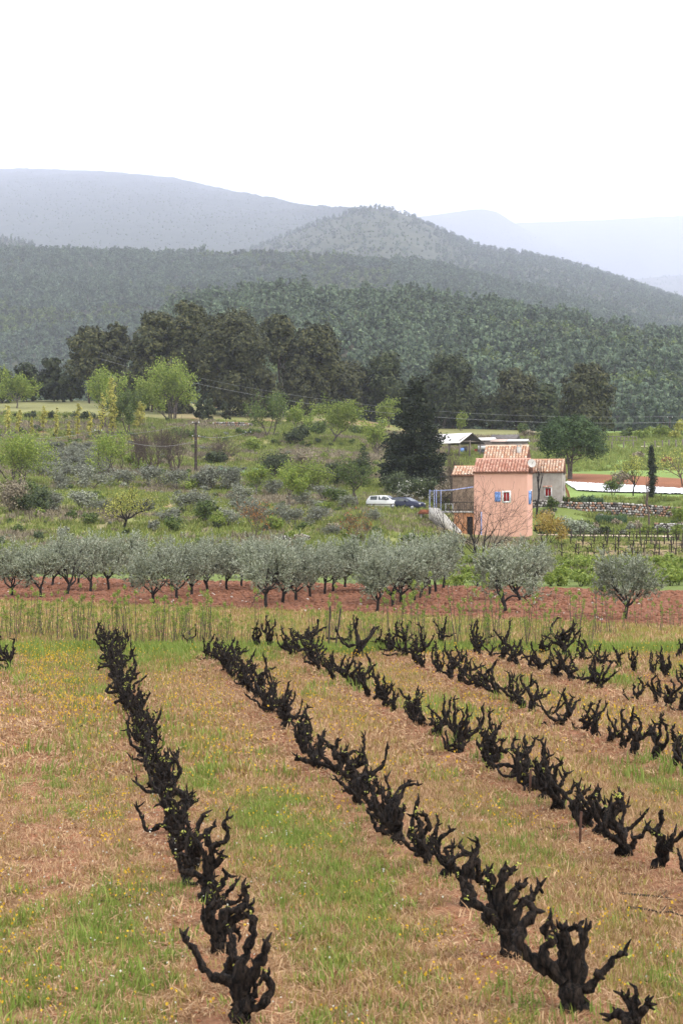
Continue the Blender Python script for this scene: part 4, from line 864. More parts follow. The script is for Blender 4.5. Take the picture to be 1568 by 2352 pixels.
# ---- pink house
c = Vector(((1210 - CX) / F * 168, 168, 0)); base = H + (HY - 1235) / F * 168; c.z = base
pk = thing('pink_house', 'two storey pink rendered farmhouse with red tiled roof and blue shutters', 'house', c, RZ)
E, Wd, Dp = 6.32, 5.16, 4.9
X = lambda px: (px - 1210) / 122.0 * Wd            # photo column -> metres along the front
Zf = lambda py: (1235 - py) / F * 168
wn = (X(1156), X(1169), Zf(1151), Zf(1131))
roofp = gable_house(pk, Wd, Dp, E, E + 1.22, -.6, M['pink'], 'tile_red', [wn], cols=18, rows=8)
window(pk, *wn, 0, M['redcloth'], .16)
def shutter(root, x0, x1, z0, z1, y, along='x'):
    s = MB(); n = 4
    for i in range(n):
        a, b = x0 + (x1 - x0) * i / n + .006, x0 + (x1 - x0) * (i + 1) / n - .006
        s.box(a, b, y - .045, y - .012, z0, z1) if along == 'x' else s.box(y + .012, y + .045, a, b, z0, z1)
    o = s.build('shutter', M['blue'], root)
    for zz in (z0 + .12 * (z1 - z0), z1 - .2 * (z1 - z0)):
        q = MB(); (q.box(x0, x1, y - .065, y - .047, zz, zz + .07) if along == 'x' else q.box(y + .047, y + .065, x0, x1, zz, zz + .07)); q.build('batten', M['blue'], o)
    return o
shutter(pk, X(1137) - .05, X(1149), wn[2] - .06, wn[3] + .06, 0)
shutter(pk, 1.1, 3.3, Zf(1158), Zf(1127), 0, 'y')
wf = MB().box(.004, .03, 3.35, 4.2, Zf(1152), Zf(1124)).build('window', M['white'], pk); MB().box(.032, .045, 3.45, 4.1, Zf(1150), Zf(1127)).build('pane', M['darkglass_shade'], wf)
shutter(pk, 1.9, 2.6, Zf(1084), Zf(1070), 0, 'y')
ev = MB()
for i in range(22):
    x = -Wd + (i + .5) * Wd / 22; o = obj('eave_tile', TILE['tile_red'], roofp, (x, -.13, E - .16), (0, 0, 0)); o.scale = (.75, .5, .7)
dp = MB(); tube(dp, [(X(1105), -.06, -.3), (X(1105), -.06, Zf(1176))], .06, 8); dp.build('drainpipe', M['lilac'], pk)
ds_ = MB(); n = 14; V = [(0, 0, 0)]; Fq = []
for k in range(1, 4):
    for i in range(n): t = i / n * 6.283; rr = .42 * k / 3; V.append((math.cos(t) * rr, rr * rr * -.35, math.sin(t) * rr))
tri = [[0, 1 + i, 1 + (i + 1) % n] for i in range(n)]; qd = [[1 + k * n + i, 1 + (k + 1) * n + i, 1 + (k + 1) * n + (i + 1) % n, 1 + k * n + (i + 1) % n] for k in range(2) for i in range(n)]
ds_.add(V, tri); ds_.Q.append(np.array(qd)); dish = ds_.build('satellite_dish', M['concrete'], pk, loc=(.42, -.05, E + .85), rot=(R(-15), 0, R(25)))
ar = MB(); tube(ar, [(0, 0, -.1), (0, -.45, .05)], .018, 5); tube(ar, [(0, .02, 0), (-.3, .35, -.35)], .025, 5); ar.build('dish_arm', M['darkmetal'], dish)
# ---- rear tiled house and grey house, brown annexe
def house_at(name, label, px, d, rzdeg=-12): 
    o = thing(name, label, 'house', on((px - CX) / F * d, d), R(rzdeg)); return o
hr = house_at('rear_house', 'older house with pale tiled roof and grey chimney behind the pink house', 1206, 187); zz = lambda py, d: H + (HY - py) / F * d
z0 = hr.location.z
rroof = gable_house(hr, 4.5, 5.0, zz(1057, 187) - z0, zz(1026, 189.5) - z0, -.8, M['greyrender'], 'tile_old', cols=15, rows=7)
ch = MB().box(-1.05, -.6, 1.0, 1.45, zz(1050, 188) - z0, zz(1026, 188) - z0).build('chimney', M['concrete'], rroof); 
for sx in (-1.05, -.68): MB().box(sx, sx + .08, 1.0, 1.45, zz(1026, 188) - z0 + .001, zz(1022, 188) - z0).build('chimney_leg', M['concrete'], ch)
MB().box(-1.12, -.53, .93, 1.52, zz(1022, 188) - z0 + .002, zz(1020.5, 188) - z0).build('chimney_cap', M['concrete'], ch)
hg = house_at('grey_house', 'small grey rendered house with old tiled roof and red curtained window', 1290, 190); z0 = hg.location.z
XG = lambda px: (px - 1290) / (F / 190) * 1.04; ZG = lambda py: zz(py, 190) - z0
gw = (XG(1253), XG(1265), ZG(1139), ZG(1121)); groof = gable_house(hg, 4.8, 4.4, ZG(1084), ZG(1057), -1.0, M['greyrender'], 'tile_old', [gw], cols=16, rows=7)
window(hg, *gw, 0, M['redcloth'], .13)
for i in range(4):
    o = obj('hood_tile', TILE['tile_red'], groof, (XG(1250) + i * .26, -.32, ZG(1118) - .08), (R(22), 0, 0)); o.scale = (.9, .75, .9)
MB().box(.003, .05, 1.6, 2.3, ZG(1127), ZG(1098)).build('door', M['greyrender'], hg); MB().box(.003, .06, 1.8, 2.3, ZG(1090), ZG(1083)).build('vent', M['darkglass_shade'], hg)
pl = thing('leaning_plank', 'rusty red planks leaning against the side of the grey house', 'plank', hg.location + Vector((.75, .6, 0)), RZ)
for i in range(3):
    q = MB(); tube(q, [(.15 + i * .16, .4 * i, -.3), (-.35 + i * .12, .4 * i, 2.3 - i * .3)], .05, 4); q.build('plank', M['rust'], pl)
hb = house_at('brown_annexe', 'low brown stone annexe with a tiled lean roof beside the terrace', 1090, 181); z0 = hb.location.z
gable_house(hb, 2.35, 4.4, zz(1092, 181) - z0, zz(1074, 183) - z0, -1.2, M['brownrender'], 'tile_old', cols=8, rows=5)
# ---- terrace, stair, pergola
tz = Zf(1178); tr = thing('terrace', 'raised concrete terrace on an ochre wall joined to the pink house', 'terrace', c + Vector((-math.cos(RZ) * Wd, -math.sin(RZ) * Wd, 0)), RZ)
tw = MB(); wall_holes(tw, -2.0, -.01, -.6, tz, .25, [(-.75, -.15, -.55, Zf(1187))], .5); tw.add([(-2.0, .25, -.6), (-2.0, 4.5, -.6), (-2.0, 4.5, tz), (-2.0, .25, tz)], [[0, 1, 2, 3]]); tw.build('wall', M['ochre'], tr)
MB().box(-.75, -.15, .78, .82, -.55, Zf(1187)).build('door', M['wooddark'], tr)
MB().box(-3.9, -.012, .1, 4.6, tz + .002, tz + .16).build('slab', M['concrete'], tr)
rl = MB(); rl.box(-3.8, -.03, .14, .2, tz + 1.0, tz + 1.06); rl.box(-3.8, -.03, .14, .2, tz + .28, tz + .32); rl.build('handrail', M['darkmetal'], tr)
for i in range(22): MB().box(-3.8 + i * .175, -3.77 + i * .175, .155, .185, tz + .16, tz + 1.0).build('baluster', M['darkmetal'], tr)
tl = tr.location; st = thing('concrete_stair', 'pale concrete stair with a solid sloping side wall down from the terrace', 'stair', tl + Vector((0, 0, 0)), RZ)
xs0, xs1, zs0, zs1 = -4.25, -1.1, Zf(1166), .25
fl = MB(); fl.prism([(xs0, zs0 - 1.0), (xs0, zs0), (xs0 + .95, zs0 - .03), (xs1 + .05, zs1 + .35), (xs1 + .05, -.6), (xs1 - .55, -.6), (xs0 + .9, zs0 - 1.0)], -1.15, -1.0); fl.build('side_wall', M['concrete'], st)
for i in range(11):
    f = i / 11; xa = xs0 + .9 + (xs1 - xs0 - .9) * f; MB().box(xa, xa + .23, -.998, .08, zs0 - .95 - (zs0 - .95) * f - .6, zs0 - .95 - (zs0 - .95) * f).build('step', M['concrete'], st)
MB().box(xs0, xs0 + .89, -.998, .6, zs0 - 1.15, zs0 - .96).build('landing', M['concrete'], st)
for yy in (-1.1, .2): MB().box(xs0 + .9, xs0 + 1.15, yy, yy + .2, -.4, zs0 - 1.16).build('pillar', M['concrete'], st)
pg = thing('pergola', 'lilac blue metal pergola posts and beam at the stair head', 'pergola', tl, RZ)
zt = Zf(1128)
for i, (x, y) in enumerate([(-4.2, -.9), (-3.9, .0), (-3.55, -.9), (-3.25, .0)]):
    q = MB(); tube(q, [(x, y, zs0 - .96), (x, y, zt + .15)], .035, 6); q.build('post', M['lilac'], pg)
q = MB(); tube(q, [(-4.25, -.9, zt), (-2, -.7, zt + .12), (-.05, -.5, zt + .42)], .04, 6); q.build('beam', M['lilac'], pg)
q = MB(); tube(q, [(-4.25, 0, zt + .02), (-2, 0, zt + .12), (-.05, .1, zt + .40)], .03, 6); q.build('beam', M['lilac'], pg)
gt = thing('garden_table', 'small white garden table on the terrace behind the railing', 'table', tl + Matrix.Rotation(RZ, 3, 'Z') @ Vector((-2.6, 1.2, tz + .16)), RZ)
MB().box(-.45, .45, -.3, .3, .68, .73).build('table_top', M['white'], gt)
for x in (-.38, .34):
    for y in (-.25, .21): MB().box(x, x + .05, y, y + .05, 0, .68).build('leg', M['white'], gt)
rs = thing('brick_barbecue', 'little masonry barbecue with a rusty red roof at the stair head', 'barbecue', on((977 - CX) / F * 174, 174), RZ)
for x in (-.5, .35): MB().box(x, x + .15, -.3, .3, -.2, .55).build('wall', M['concrete'], rs)
q = MB(); q.prism([(-.75, .56), (.75, .56), (.45, 1.0), (-.45, 1.0)], -.45, .45); q.build('roof', M['rust'], rs)
# ---- open barn and sheds
d0 = 291; bn = thing('open_barn', 'open sided barn on grey posts under a whitish sheet roof', 'barn', on((1079 - CX) / F * d0, d0), R(42)); z0 = bn.location.z
ze, zr = zz(1015, d0) - z0, zz(995, d0) - z0; gwid, glen = 5.0, 7.5
for sx in (-1, 1):
    q = MB(); q.prism([(sx * .02, zr), (sx * (gwid / 2 + .5), ze - .28), (sx * (gwid / 2 + .5), ze - .22), (sx * .02, zr + .06)], -.5, glen); q.build('roof', M['sheet'] if sx < 0 else M['sheetgrey'], bn)
for x in (-gwid / 2, 0, gwid / 2):
    for y in (0, glen * .33, glen * .66, glen - .3):
        if x == 0 and 0 < y < glen - .4: continue
        MB().box(x - .08, x + .08, y, y + .16, -.4, ze if x else ze + .3).build('post', M['woodgrey'], bn)
for y in (-.02, glen - .3):
    q = MB(); q.box(-gwid / 2, gwid / 2, y, y + .14, ze + .002, ze + .16)
    q.build('tie_beam', M['woodgrey'], bn)
    for sx in (-1, 1):
        q = MB(); tube(q, [(sx * gwid / 2, y + .07, ze + .2), (0, y + .07, zr - .05)], .06, 4); q.build('rafter', M['wooddark'], bn)
def in_barn(px, py): return G(px, py)
for px, lab, m, r_, h_ in [(1061, 'blue plastic drum under the open barn', M['blue'], .34, .9), (1067, 'black plastic drum under the open barn', M['darkmetal'], .36, 1.1), (1093, 'red drum at the corner post of the open barn', M['redcloth'], .3, .7)]:
    q = MB(); T = [(0, 0, -.1), (0, 0, .02), (0, 0, h_ * .33), (0, 0, h_ * .36), (0, 0, h_ * .66), (0, 0, h_ * .7), (0, 0, h_)]; tube(q, T, [r_ * .9, r_, r_, r_ * 1.05, r_ * 1.05, r_, r_ * .92], 12); o = thing('drum', lab, 'drum', G(px, 1041)); q.build('barrel', m, o)
    q = MB(); tube(q, [(0, 0, h_ + .001), (0, 0, h_ + .04)], r_ * .95, 12); q.build('lid', m, o)
def shed(name, lab, px, d, w, dep, pyb, pye, pyr, wm, rm, rzd=-15, parts=()):
    o = thing(name, lab, 'shed', on((px - CX) / F * d, d), R(rzd)); z0 = o.location.z; e, rg = zz(pye, d) - z0, zz(pyr, d) - z0
    q = MB(); q.box(-w / 2, w / 2, 0, dep, -.6, e); q.build('wall', wm, o)
    q = MB(); q.prism([(-.25, e + .01), (dep / 2, rg), (dep + .25, e + .01), (dep + .25, e + .07), (dep / 2, rg + .06), (-.25, e + .07)], -w / 2 - .25, w / 2 + .25, 'x'); q.build('roof', rm, o)
    for (nm, a, b, za, zb, m) in parts: MB().box(a, b, -.05, -.004, za, zb).build(nm, m, o)
    return o
shed('grey_shed', 'dark grey roofed shed behind the low sheds', 1155, 312, 4.4, 4.2, 1020, 1010, 998, M['woodgrey'], M['sheetgrey'])
s1 = shed('white_roofed_shed', 'low shed with a white sheet roof next to the open barn', 1113, 300, 2.6, 3.0, 1024, 1012, 1005, M['woodgrey'], M['sheet'], parts=[('panel', -1.2, .9, .9, 1.5, M['white']), ('shade_panel', -1.2, 1.2, -.2, .8, M['darkglass_shade'])])  # dark sheet on the closed wall stands in for the shade inside
s2 = shed('lean_shed', 'low shed with pinkish roof beside the pale blue door', 1148, 292, 2.9, 2.6, 1028, 1015, 1009, M['woodgrey'], M['sheetpink'], parts=[('shade_panel', -1.3, .2, -.2, 1.0, M['darkglass_shade']), ('curtain', .3, 1.3, -.1, .9, M['sheetpink'])])  # shaded inside painted as a dark sheet, the wall behind is solid
s3 = shed('door_shed', 'low white roofed shed with a pale blue door and white panels', 1186, 291, 3.0, 2.6, 1028, 1014, 1009, M['woodgrey'], M['sheet'], parts=[('door', -.7, .0, -.3, .85, mat('pale_blue_door', (.25, .45, .62), .7)), ('panel', .1, 1.3, -.3, .8, M['white']), ('curtain', -1.4, -.8, -.2, .8, mat('lilac_cloth', (.42, .33, .42), .9))])
shed('crest_cabin', 'small white cabin half hidden by the round tree on the crest', 6, 402, 3.6, 3.0, 930, 912, 905, M['white'], M['sheet'])
# ---- stone walls, every stone its own piece
SM = [mat('grey_stone', (.2, .18, .165), .95, (.34, .31, .29), 9, .4), mat('rusty_stone', (.30, .16, .10), .95, (.42, .27, .19), 9, .4), mat('pale_stone', (.42, .39, .36), .95, (.6, .57, .54), 9, .4), mat('dark_stone', (.07, .062, .058), .95, (.15, .135, .125), 9, .4)]
rs_ = np.random.default_rng(88); STN = []
for i in range(8):
    b = np.array([[x, y, z] for z in (-1, 1) for y in (-1, 1) for x in (-1, 1)], float) * .5 * rs_.uniform(.62, 1.05, (8, 3))
    V = np.vstack([b, [[0, -.58, 0], [0, 0, .52]]])
    q = [[0, 2, 3, 1], [2, 6, 7, 3], [0, 4, 6, 2], [1, 3, 7, 5]]; t = [[0, 1, 8], [1, 5, 8], [5, 4, 8], [4, 0, 8], [4, 5, 9], [5, 7, 9], [7, 6, 9], [6, 4, 9]]
    STN.append((V, q, t))
STM = [[new_mesh('stone', V, [np.array(q), np.array(t)], m) for V, q, t in STN] for m in SM]
def stone_wall(label, line, ncol, nrow, mw, coremat, maxn=290):
    """line: [(x, y, z_bottom, z_top)]"""
    L = np.array(line, float); s = np.concatenate([[0], np.cumsum(np.hypot(np.diff(L[:, 0]), np.diff(L[:, 1])))])
    o = thing('stone_wall', label, 'stone wall', L[0, :3]); o0 = L[0, :3]; core = MB()
    for i in range(len(L) - 1):
        a, b = L[i], L[i + 1]; V = []
        for q in (a, b): V += [(q[0], q[1], q[2] - .4), (q[0], q[1] + .5, q[2] - .4), (q[0], q[1] + .5, q[3] - .03), (q[0], q[1], q[3] - .03)]
        core.add(np.array(V) - o0, [[0, 4, 7, 3], [3, 7, 6, 2], [0, 3, 2, 1], [4, 5, 6, 7], [1, 2, 6, 5]])
    core.build('core', coremat, o); cnt = 0; w = s[-1] / ncol
    for j in range(nrow):
        for i in range(ncol):
            if cnt >= maxn: break
            t = (i + .5 * (j % 2) + rs_.uniform(-.2, .2)) / ncol * s[-1]; t = min(max(t, .05), s[-1] - .05)
            p = np.array([np.interp(t, s, L[:, k]) for k in range(4)]); hh = (p[3] - p[2]) / nrow; z = p[2] + hh * (j + .5) + rs_.normal(0, .02)
            k = rs_.choice(4, p=mw(t / s[-1])); st_ = obj('stone', STM[k][rs_.integers(8)], o, Vector((p[0], p[1] - .02, z)) - Vector(o0), (rs_.normal(0, .08), rs_.normal(0, .12), rs_.normal(0, .1))); st_.scale = (w * rs_.uniform(.7, 1.1), .34, hh * rs_.uniform(.75, 1.12)); cnt += 1
    return o
def wl(pts):
    out = []
    for px, pb, pt, d in pts: out.append(((px - CX) / F * d, d, zz(pb, d), zz(pt, d)))
    return out
stone_wall('grey lichened retaining wall directly below the grey house', wl([(1221, 1180, 1146, 188.5), (1300, 1183, 1152, 189.5)]), 13, 6, lambda t: (.42, .06, .12, .4), M['wooddark'])
stone_wall('long rusty coloured dry stone retaining wall below the cypress', wl([(1301, 1184, 1153, 189.6), (1420, 1188, 1154, 190), (1500, 1192, 1160, 190), (1600, 1196, 1168, 190)]), 48, 6, lambda t: (.3 - .1 * t, .3 + .2 * t, .2, .2 - .1 * t), M['wooddark'])
stone_wall('short low wall of whitish stones beside the track', wl([(1503, 1222, 1201, 176), (1590, 1228, 1203, 175)]), 15, 5, lambda t: (.25, .05, .6, .1), M['wooddark'])
def wall_on(px0, px1, py, hpx, n, rows, lab, mw):
    a, b = G(px0, py), G(px1, py + 1); h = hpx / F * a.y; y = min(a.y, b.y) - .3
    stone_wall(lab, [(a.x, y, a.z - .25, a.z - .1 + h), ((a.x + b.x) / 2, y - .1, (a.z + b.z) / 2 - .25, (a.z + b.z) / 2 + h), (b.x, y, b.z - .25, b.z - .1 + h * .8)], n, rows, mw, M['wooddark'])
wall_on(676, 713, 1243, 18, 10, 5, 'broken dry wall of pale rubble stones behind the olive orchard', lambda t: (.2, .02, .73, .05))
wall_on(640, 668, 1243, 14, 7, 4, 'overgrown end of the pale rubble wall', lambda t: (.35, .02, .48, .15))
wall_on(490, 582, 979, 10, 20, 3, 'long low rubble wall on the orange bank below the pines', lambda t: (.4, .25, .25, .1))
wall_on(424, 446, 942, 8, 6, 3, 'heap of pale stones beside the round green tree', lambda t: (.35, .15, .45, .05))
# ---- track and white crop sheet
def strip(name, pts, wid, dz, m, wr=0.0, nseg=60, nw=6):
    P_ = np.array(pts, float); t = np.linspace(0, len(P_) - 1, nseg); x = np.interp(t, range(len(P_)), P_[:, 0]); y = np.interp(t, range(len(P_)), P_[:, 1]); V = []
    rr = np.random.default_rng(3)
    for i in range(nseg):
        for k in range(nw): f = k / (nw - 1) - .5; yy = y[i] + f * wid; V.append((x[i], yy, float(terr(x[i], yy)) + dz + wr * rr.random()))
    idx = np.arange(nseg * nw).reshape(nseg, nw); Q = np.stack([idx[:-1, :-1], idx[1:, :-1], idx[1:, 1:], idx[:-1, 1:]], -1).reshape(-1, 4)
    return obj(name, new_mesh(name, V, [Q], m, smooth=True))
xw = lambda px, d: ((px - CX) / F * d, d)
tag(strip('track', [xw(1236, 172), xw(1337, 171), xw(1450, 169.5), xw(1620, 167.5)], 2.6, .05, mat('sandy_track', (.42, .31, .22), .95, (.5, .4, .3), 1.5)), 'pale sandy farm track below the stone walls', 'track', kind='structure')
tag(strip('footpath', [xw(1345, 198), xw(1450, 199), xw(1520, 196), xw(1620, 194)], 1.2, .05, mat('earth_path', (.36, .25, .15), .95, (.45, .33, .2), 1.5)), 'narrow earth path on top of the retaining wall', 'path', kind='structure')
ws = mat('white_crop_fleece', (.55, .54, .52), .7, (.76, .76, .77), .5, detail=8, lo=.3, hi=.5)
o = strip('crop_sheet', [xw(1308, 223), xw(1400, 219), xw(1500, 215), xw(1640, 210)], 13.5, .12, ws, .12, 140, 12); tag(o, 'long white crop fleece laid beside the red soil strip', 'crop sheet')
o = strip('earth_path', [xw(1440, 305), xw(1520, 306), xw(1580, 310)], 2.5, .05, mat('pale_earth', (.45, .38, .26), .95, (.5, .42, .3), 1)); tag(o, 'pale worn path beside the paddock fence', 'path', kind='structure')
# ---- fence
def post(lab, p, h, w=.09, m='woodgrey', name='fence_post', cat='fence post', grp=None):
    o = thing(name, lab, cat, p, 0, grp); q = MB(); tube(q, [(0, 0, -.2), (0, 0, h * .5), (0, 0, h)], [w, w * .95, w * .85], 6); q.build('shaft', M[m], o); q = MB(); tube(q, [(0, 0, h + .002), (0, 0, h + .03)], [w * .85, w * .5], 6); q.build('cap', M[m], o); return o
fp = [(1404, 1033), (1431, 1033), (1453, 1033), (1479, 1032), (1503, 1030), (1520, 1029), (1535, 1028), (1551, 1028), (1566, 1027)]; prev = None
for i, (px, py) in enumerate(fp):
    p = G(px, py); post('grey wooden post of the paddock fence', p, 1.35, .13, grp='paddock fence posts')
    if prev is not None:
        q = MB(); tube(q, [prev + Vector((0, 0, 1.15)), (prev + p) / 2 + Vector((0, 0, 1.08)), p + Vector((0, 0, 1.15))], .02, 4); tag(q.build('fence_wire', M['darkmetal']), 'slack wire strung between the grey paddock posts', 'wire', 'paddock fence wires')
    prev = p
rf = thing('rail_fence', 'weathered wooden rail fence at the far end of the paddock', 'fence', G(1388, 1017)); a, b = G(1388, 1017), G(1461, 1019)
for i in range(9): p = a.lerp(b, i / 8) - a; q = MB(); tube(q, [p + Vector((0, 0, -.3)), p + Vector((0, 0, 1.3))], .08, 5); q.build('post', M['woodgrey'], rf)
for zq in (.55, 1.2): q = MB(); tube(q, [Vector((0, 0, zq)), (b - a) + Vector((0, 0, zq))], .055, 4); q.build('rail', M['woodgrey'], rf)
# ---- power poles and wires
def ppole(px, base, top, lab, arms=1, w=.13):
    p = G(px, base); h = (base - top) / F * p.y; o = thing('power_pole', lab, 'power pole', p); q = MB(); tube(q, [(0, 0, -.4), (0, 0, h * .5), (0, 0, h)], [w * 1.2, w, w * .8], 8); q.build('pole', M['wooddark'], o)
    for k in range(arms):
        z = h - .12 - k * 1.9; q = MB(); q.box(-.5, .5, -.2, -.13, z - .06, z + .02); q.build('cross_arm', M['darkmetal'], o)
        for x in (-.45, .45): q = MB(); tube(q, [(x, -.165, z + .022), (x, -.165, z + .1), (x, -.165, z + .2)], [.04, .07, .03], 6); q.build('insulator', M['white'], o)
    for k in range(3): q = MB(); tube(q, [(0, 0, h * .2 + k * h * .28), (0, 0, h * .2 + k * h * .28 + .12)], w * 1.12, 8); q.build('band', M['sheetgrey'], o)
    return p + Vector((0, -.165, h))
T1 = ppole(450, 1088, 970, 'taller wooden power pole between the bare trees and the dark bush', 2, .2)
T2 = ppole(227, 1092, 988, 'thinner wooden power pole rising from the silvery shrubs', 1, .12)
T3 = ppole(570, 1006, 992, 'short wooden post holding a wire on the upper terrace', 1, .07)
T4 = ppole(1537, 1004, 958, 'thin far power pole beyond the paddock', 1, .12)
T5 = ppole(206, 927, 800, 'power pole hidden among the Aleppo pines', 1, .14)
def wire(a, b, sag, lab, r=.022, n=16, m='darkmetal', grp='overhead wires'):
    P_ = [a.lerp(b, t) - Vector((0, 0, 4 * sag * t * (1 - t))) for t in np.linspace(0, 1, n)]; q = MB(); tube(q, P_, r, 4); return tag(q.build('power_line', M[m]), lab, 'wire', grp)
M['wirepale'] = mat('aluminium_wire', (.35, .35, .36), .5)
far = pos(1760, 962, 262)
wire(T5 + Vector((0, 0, -.2)), far + Vector((0, 0, .9)), 5.5, 'upper thin overhead wire sloping across in front of the pines', .013, 30, 'wirepale')
wire(T5 + Vector((0, 0, -1.6)), far, 5.5, 'lower overhead wire sloping across in front of the pines', .02, 30, 'wirepale')
wire(T1, pos(-40, 924, 395), 4.2, 'drooping wire from the taller power pole up to the crest', .02, 20, 'wirepale')
wire(T1 + Vector((0, 0, -2.6)), T2, 1.4, 'wire between the two wooden power poles', .018, 14, 'wirepale')
wire(T2, pos(-60, 978, 292), 1.6, 'drooping wire from the thinner power pole past the poplar saplings', .018, 14, 'wirepale')
wire(T1 + Vector((0, 0, -1.9)), T3, .6, 'wire from the taller power pole to the short post', .018, 10, 'wirepale')
wire(T1 + Vector((0, 0, -.1)), pk.location + Matrix.Rotation(RZ, 3, 'Z') @ Vector((-5.2, .1, 6.2)), 3.0, 'long thin service wire from the taller pole to the pink house', .018, 24)
# ---- cars
def car(name, lab, loc, rz, L, Wc, hb, hr, sts, m, glassm):
    """sts: stations (x, belt height, roof height, roof half width) along the length"""
    o = thing(name, lab, 'car', loc, rz); hw = Wc / 2; z0 = .22; mb = MB(); S = []
    for x, zb, zr_, wr, wb in sts: S.append([(x, -wb * .94, z0), (x, -wb, .45), (x, -wb * .985, zb), (x, -wr, zr_), (x, wr, zr_), (x, wb * .985, zb), (x, wb, .45), (x, wb * .94, z0)])
    S = np.array(S); k = 8; idx = np.arange(len(S) * k).reshape(len(S), k); Q = []
    for i in range(len(S) - 1):
        for j in range(k): Q.append([idx[i, j], idx[i, (j + 1) % k], idx[i + 1, (j + 1) % k], idx[i + 1, j]])
    Q += [[idx[0, 0], idx[0, 7], idx[0, 6], idx[0, 1]], [idx[0, 1], idx[0, 6], idx[0, 5], idx[0, 2]], [idx[0, 2], idx[0, 5], idx[0, 4], idx[0, 3]]]
    e = len(S) - 1; Q += [[idx[e, 0], idx[e, 1], idx[e, 6], idx[e, 7]], [idx[e, 1], idx[e, 2], idx[e, 5], idx[e, 6]], [idx[e, 2], idx[e, 3], idx[e, 4], idx[e, 5]]]
    mb.add(S.reshape(-1, 3), Q); body = mb.build('body', m, o)
    return o, sts, hw
def side_glass(o, sts, xs, m):
    for s in (-1, 1):
        for a, b in xs:
            V = []
            for x in (a, b):
                zb = np.interp(x, [q[0] for q in sts], [q[1] for q in sts]); zr_ = np.interp(x, [q[0] for q in sts], [q[2] for q in sts]); wr = np.interp(x, [q[0] for q in sts], [q[3] for q in sts]); wb = np.interp(x, [q[0] for q in sts], [q[4] for q in sts]) * .985
                for f in (.06, .86): V.append((x, s * (wb + (wr - wb) * f + .012), zb + (zr_ - zb) * f))
            q = MB(); q.add(V, [[0, 2, 3, 1]]); q.build('window', m, o)
def wheel(o, x, y, r=.3, rim=True):
    q = MB(); T = np.array([(0, -.09, 0), (0, -.1, 0), (0, .1, 0), (0, .09, 0)]); s = -1 if y < 0 else 1
    tube(q, [(x, y - .09, r), (x, y - .07, r), (x, y + .07, r), (x, y + .09, r)], [r * .88, r, r, r * .88], 16); wv = q.build('wheel', M['darkmetal'], o)
    q = MB(); tube(q, [(x, y + s * .085, r), (x, y + s * .11, r)], [r * .62, r * .55], 12); q.build('rim', M['sheetrim'], wv)
M['sheetrim'] = mat('alloy_rim', (.5, .5, .5), .35, metal=.6)
M['carwhite'] = mat('white_car_paint', (.74, .74, .73), .3, spec=.5); M['carblue'] = mat('navy_car_paint', (.006, .01, .04), .3, spec=.4); M['carglass'] = mat('car_glass', (.05, .06, .065), .08, spec=.8)
p = G(884, 1169); hw = .8
sw = [(-1.9, .78, .82, .62, .7), (-1.82, .86, .95, .66, .78), (-1.5, .9, 1.36, .6, hw), (-.2, .9, 1.42, .62, hw), (.35, .9, 1.36, .6, hw), (1.0, .9, .93, .66, hw), (1.75, .8, .83, .66, .77), (1.9, .62, .66, .62, .7)]
wc, st_, _ = car('white_car', 'old white hatchback parked on the grass beside the navy car', p + Vector((0, 0, .02)), R(-22), 3.8, 1.6, .9, 1.4, sw, M['carwhite'], None)
side_glass(wc, sw, [(-1.42, -.62), (-.5, .38), (.42, .72)], M['carglass'])
q = MB(); q.add([(.42, -.56, 1.335), (.42, .56, 1.335), (.98, .62, .96), (.98, -.62, .96)], [[0, 3, 2, 1]]); q.build('windscreen', M['carglass'], wc)
q = MB(); q.box(1.86, 1.97, -.72, .72, .3, .48); q.build('bumper', M['sheetgrey'], wc); MB().box(-1.99, -1.88, -.72, .72, .3, .48).build('bumper', M['sheetgrey'], wc)
for y in (-.55, .4): MB().box(1.885, 1.925, y, y + .16, .58, .7).build('headlight', M['white'], wc)
MB().box(-1.8, 1.8, -.806, -.794, .42, .52).build('side_trim', M['sheetgrey'], wc); MB().box(.3, .45, -.95, -.8, .92, 1.03).build('mirror', M['darkmetal'], wc)
for x in (-1.2, 1.2):
    for y in (-.72, .72): wheel(wc, x, y, .28)
p = G(931, 1173); p.y += 2.2; p.x += .05; p.z = float(terr(p.x, p.y)) 
sb = [(-2.1, .8, .84, .66, .76), (-1.9, .92, .98, .68, .84), (-1.3, .95, 1.36, .6, .86), (-.3, .95, 1.43, .62, .86), (.3, .95, 1.38, .61, .86), (1.15, .93, .96, .7, .86), (1.9, .82, .85, .7, .82), (2.1, .6, .64, .64, .74)]
bc, _, _ = car('navy_car', 'dark blue car with pale windscreen glare parked behind the white hatchback', p, R(-32), 4.2, 1.7, .95, 1.43, sb, M['carblue'], None)
bc['label'] = 'dark navy blue saloon car parked half behind the white hatchback'
side_glass(bc, sb, [(-1.5, -.55), (-.45, .42), (.46, .8)], M['carglass'])
q = MB(); q.add([(.36, -.57, 1.36), (.36, .57, 1.36), (1.12, .66, 1.0), (1.12, -.66, 1.0)], [[0, 3, 2, 1]]); q.build('windscreen', M['carglass'], bc)
for y in (-.66, .42): MB().box(1.98, 2.1, y, y + .24, .62, .76).build('headlight', M['white'], bc)
MB().box(2.06, 2.13, -.6, .6, .34, .5).build('bumper', M['carblue'], bc); MB().box(.4, .55, -1.0, -.86, .96, 1.07).build('mirror', M['carblue'], bc)
for x in (-1.3, 1.32):
    for y in (-.76, .76): wheel(bc, x, y, .32)
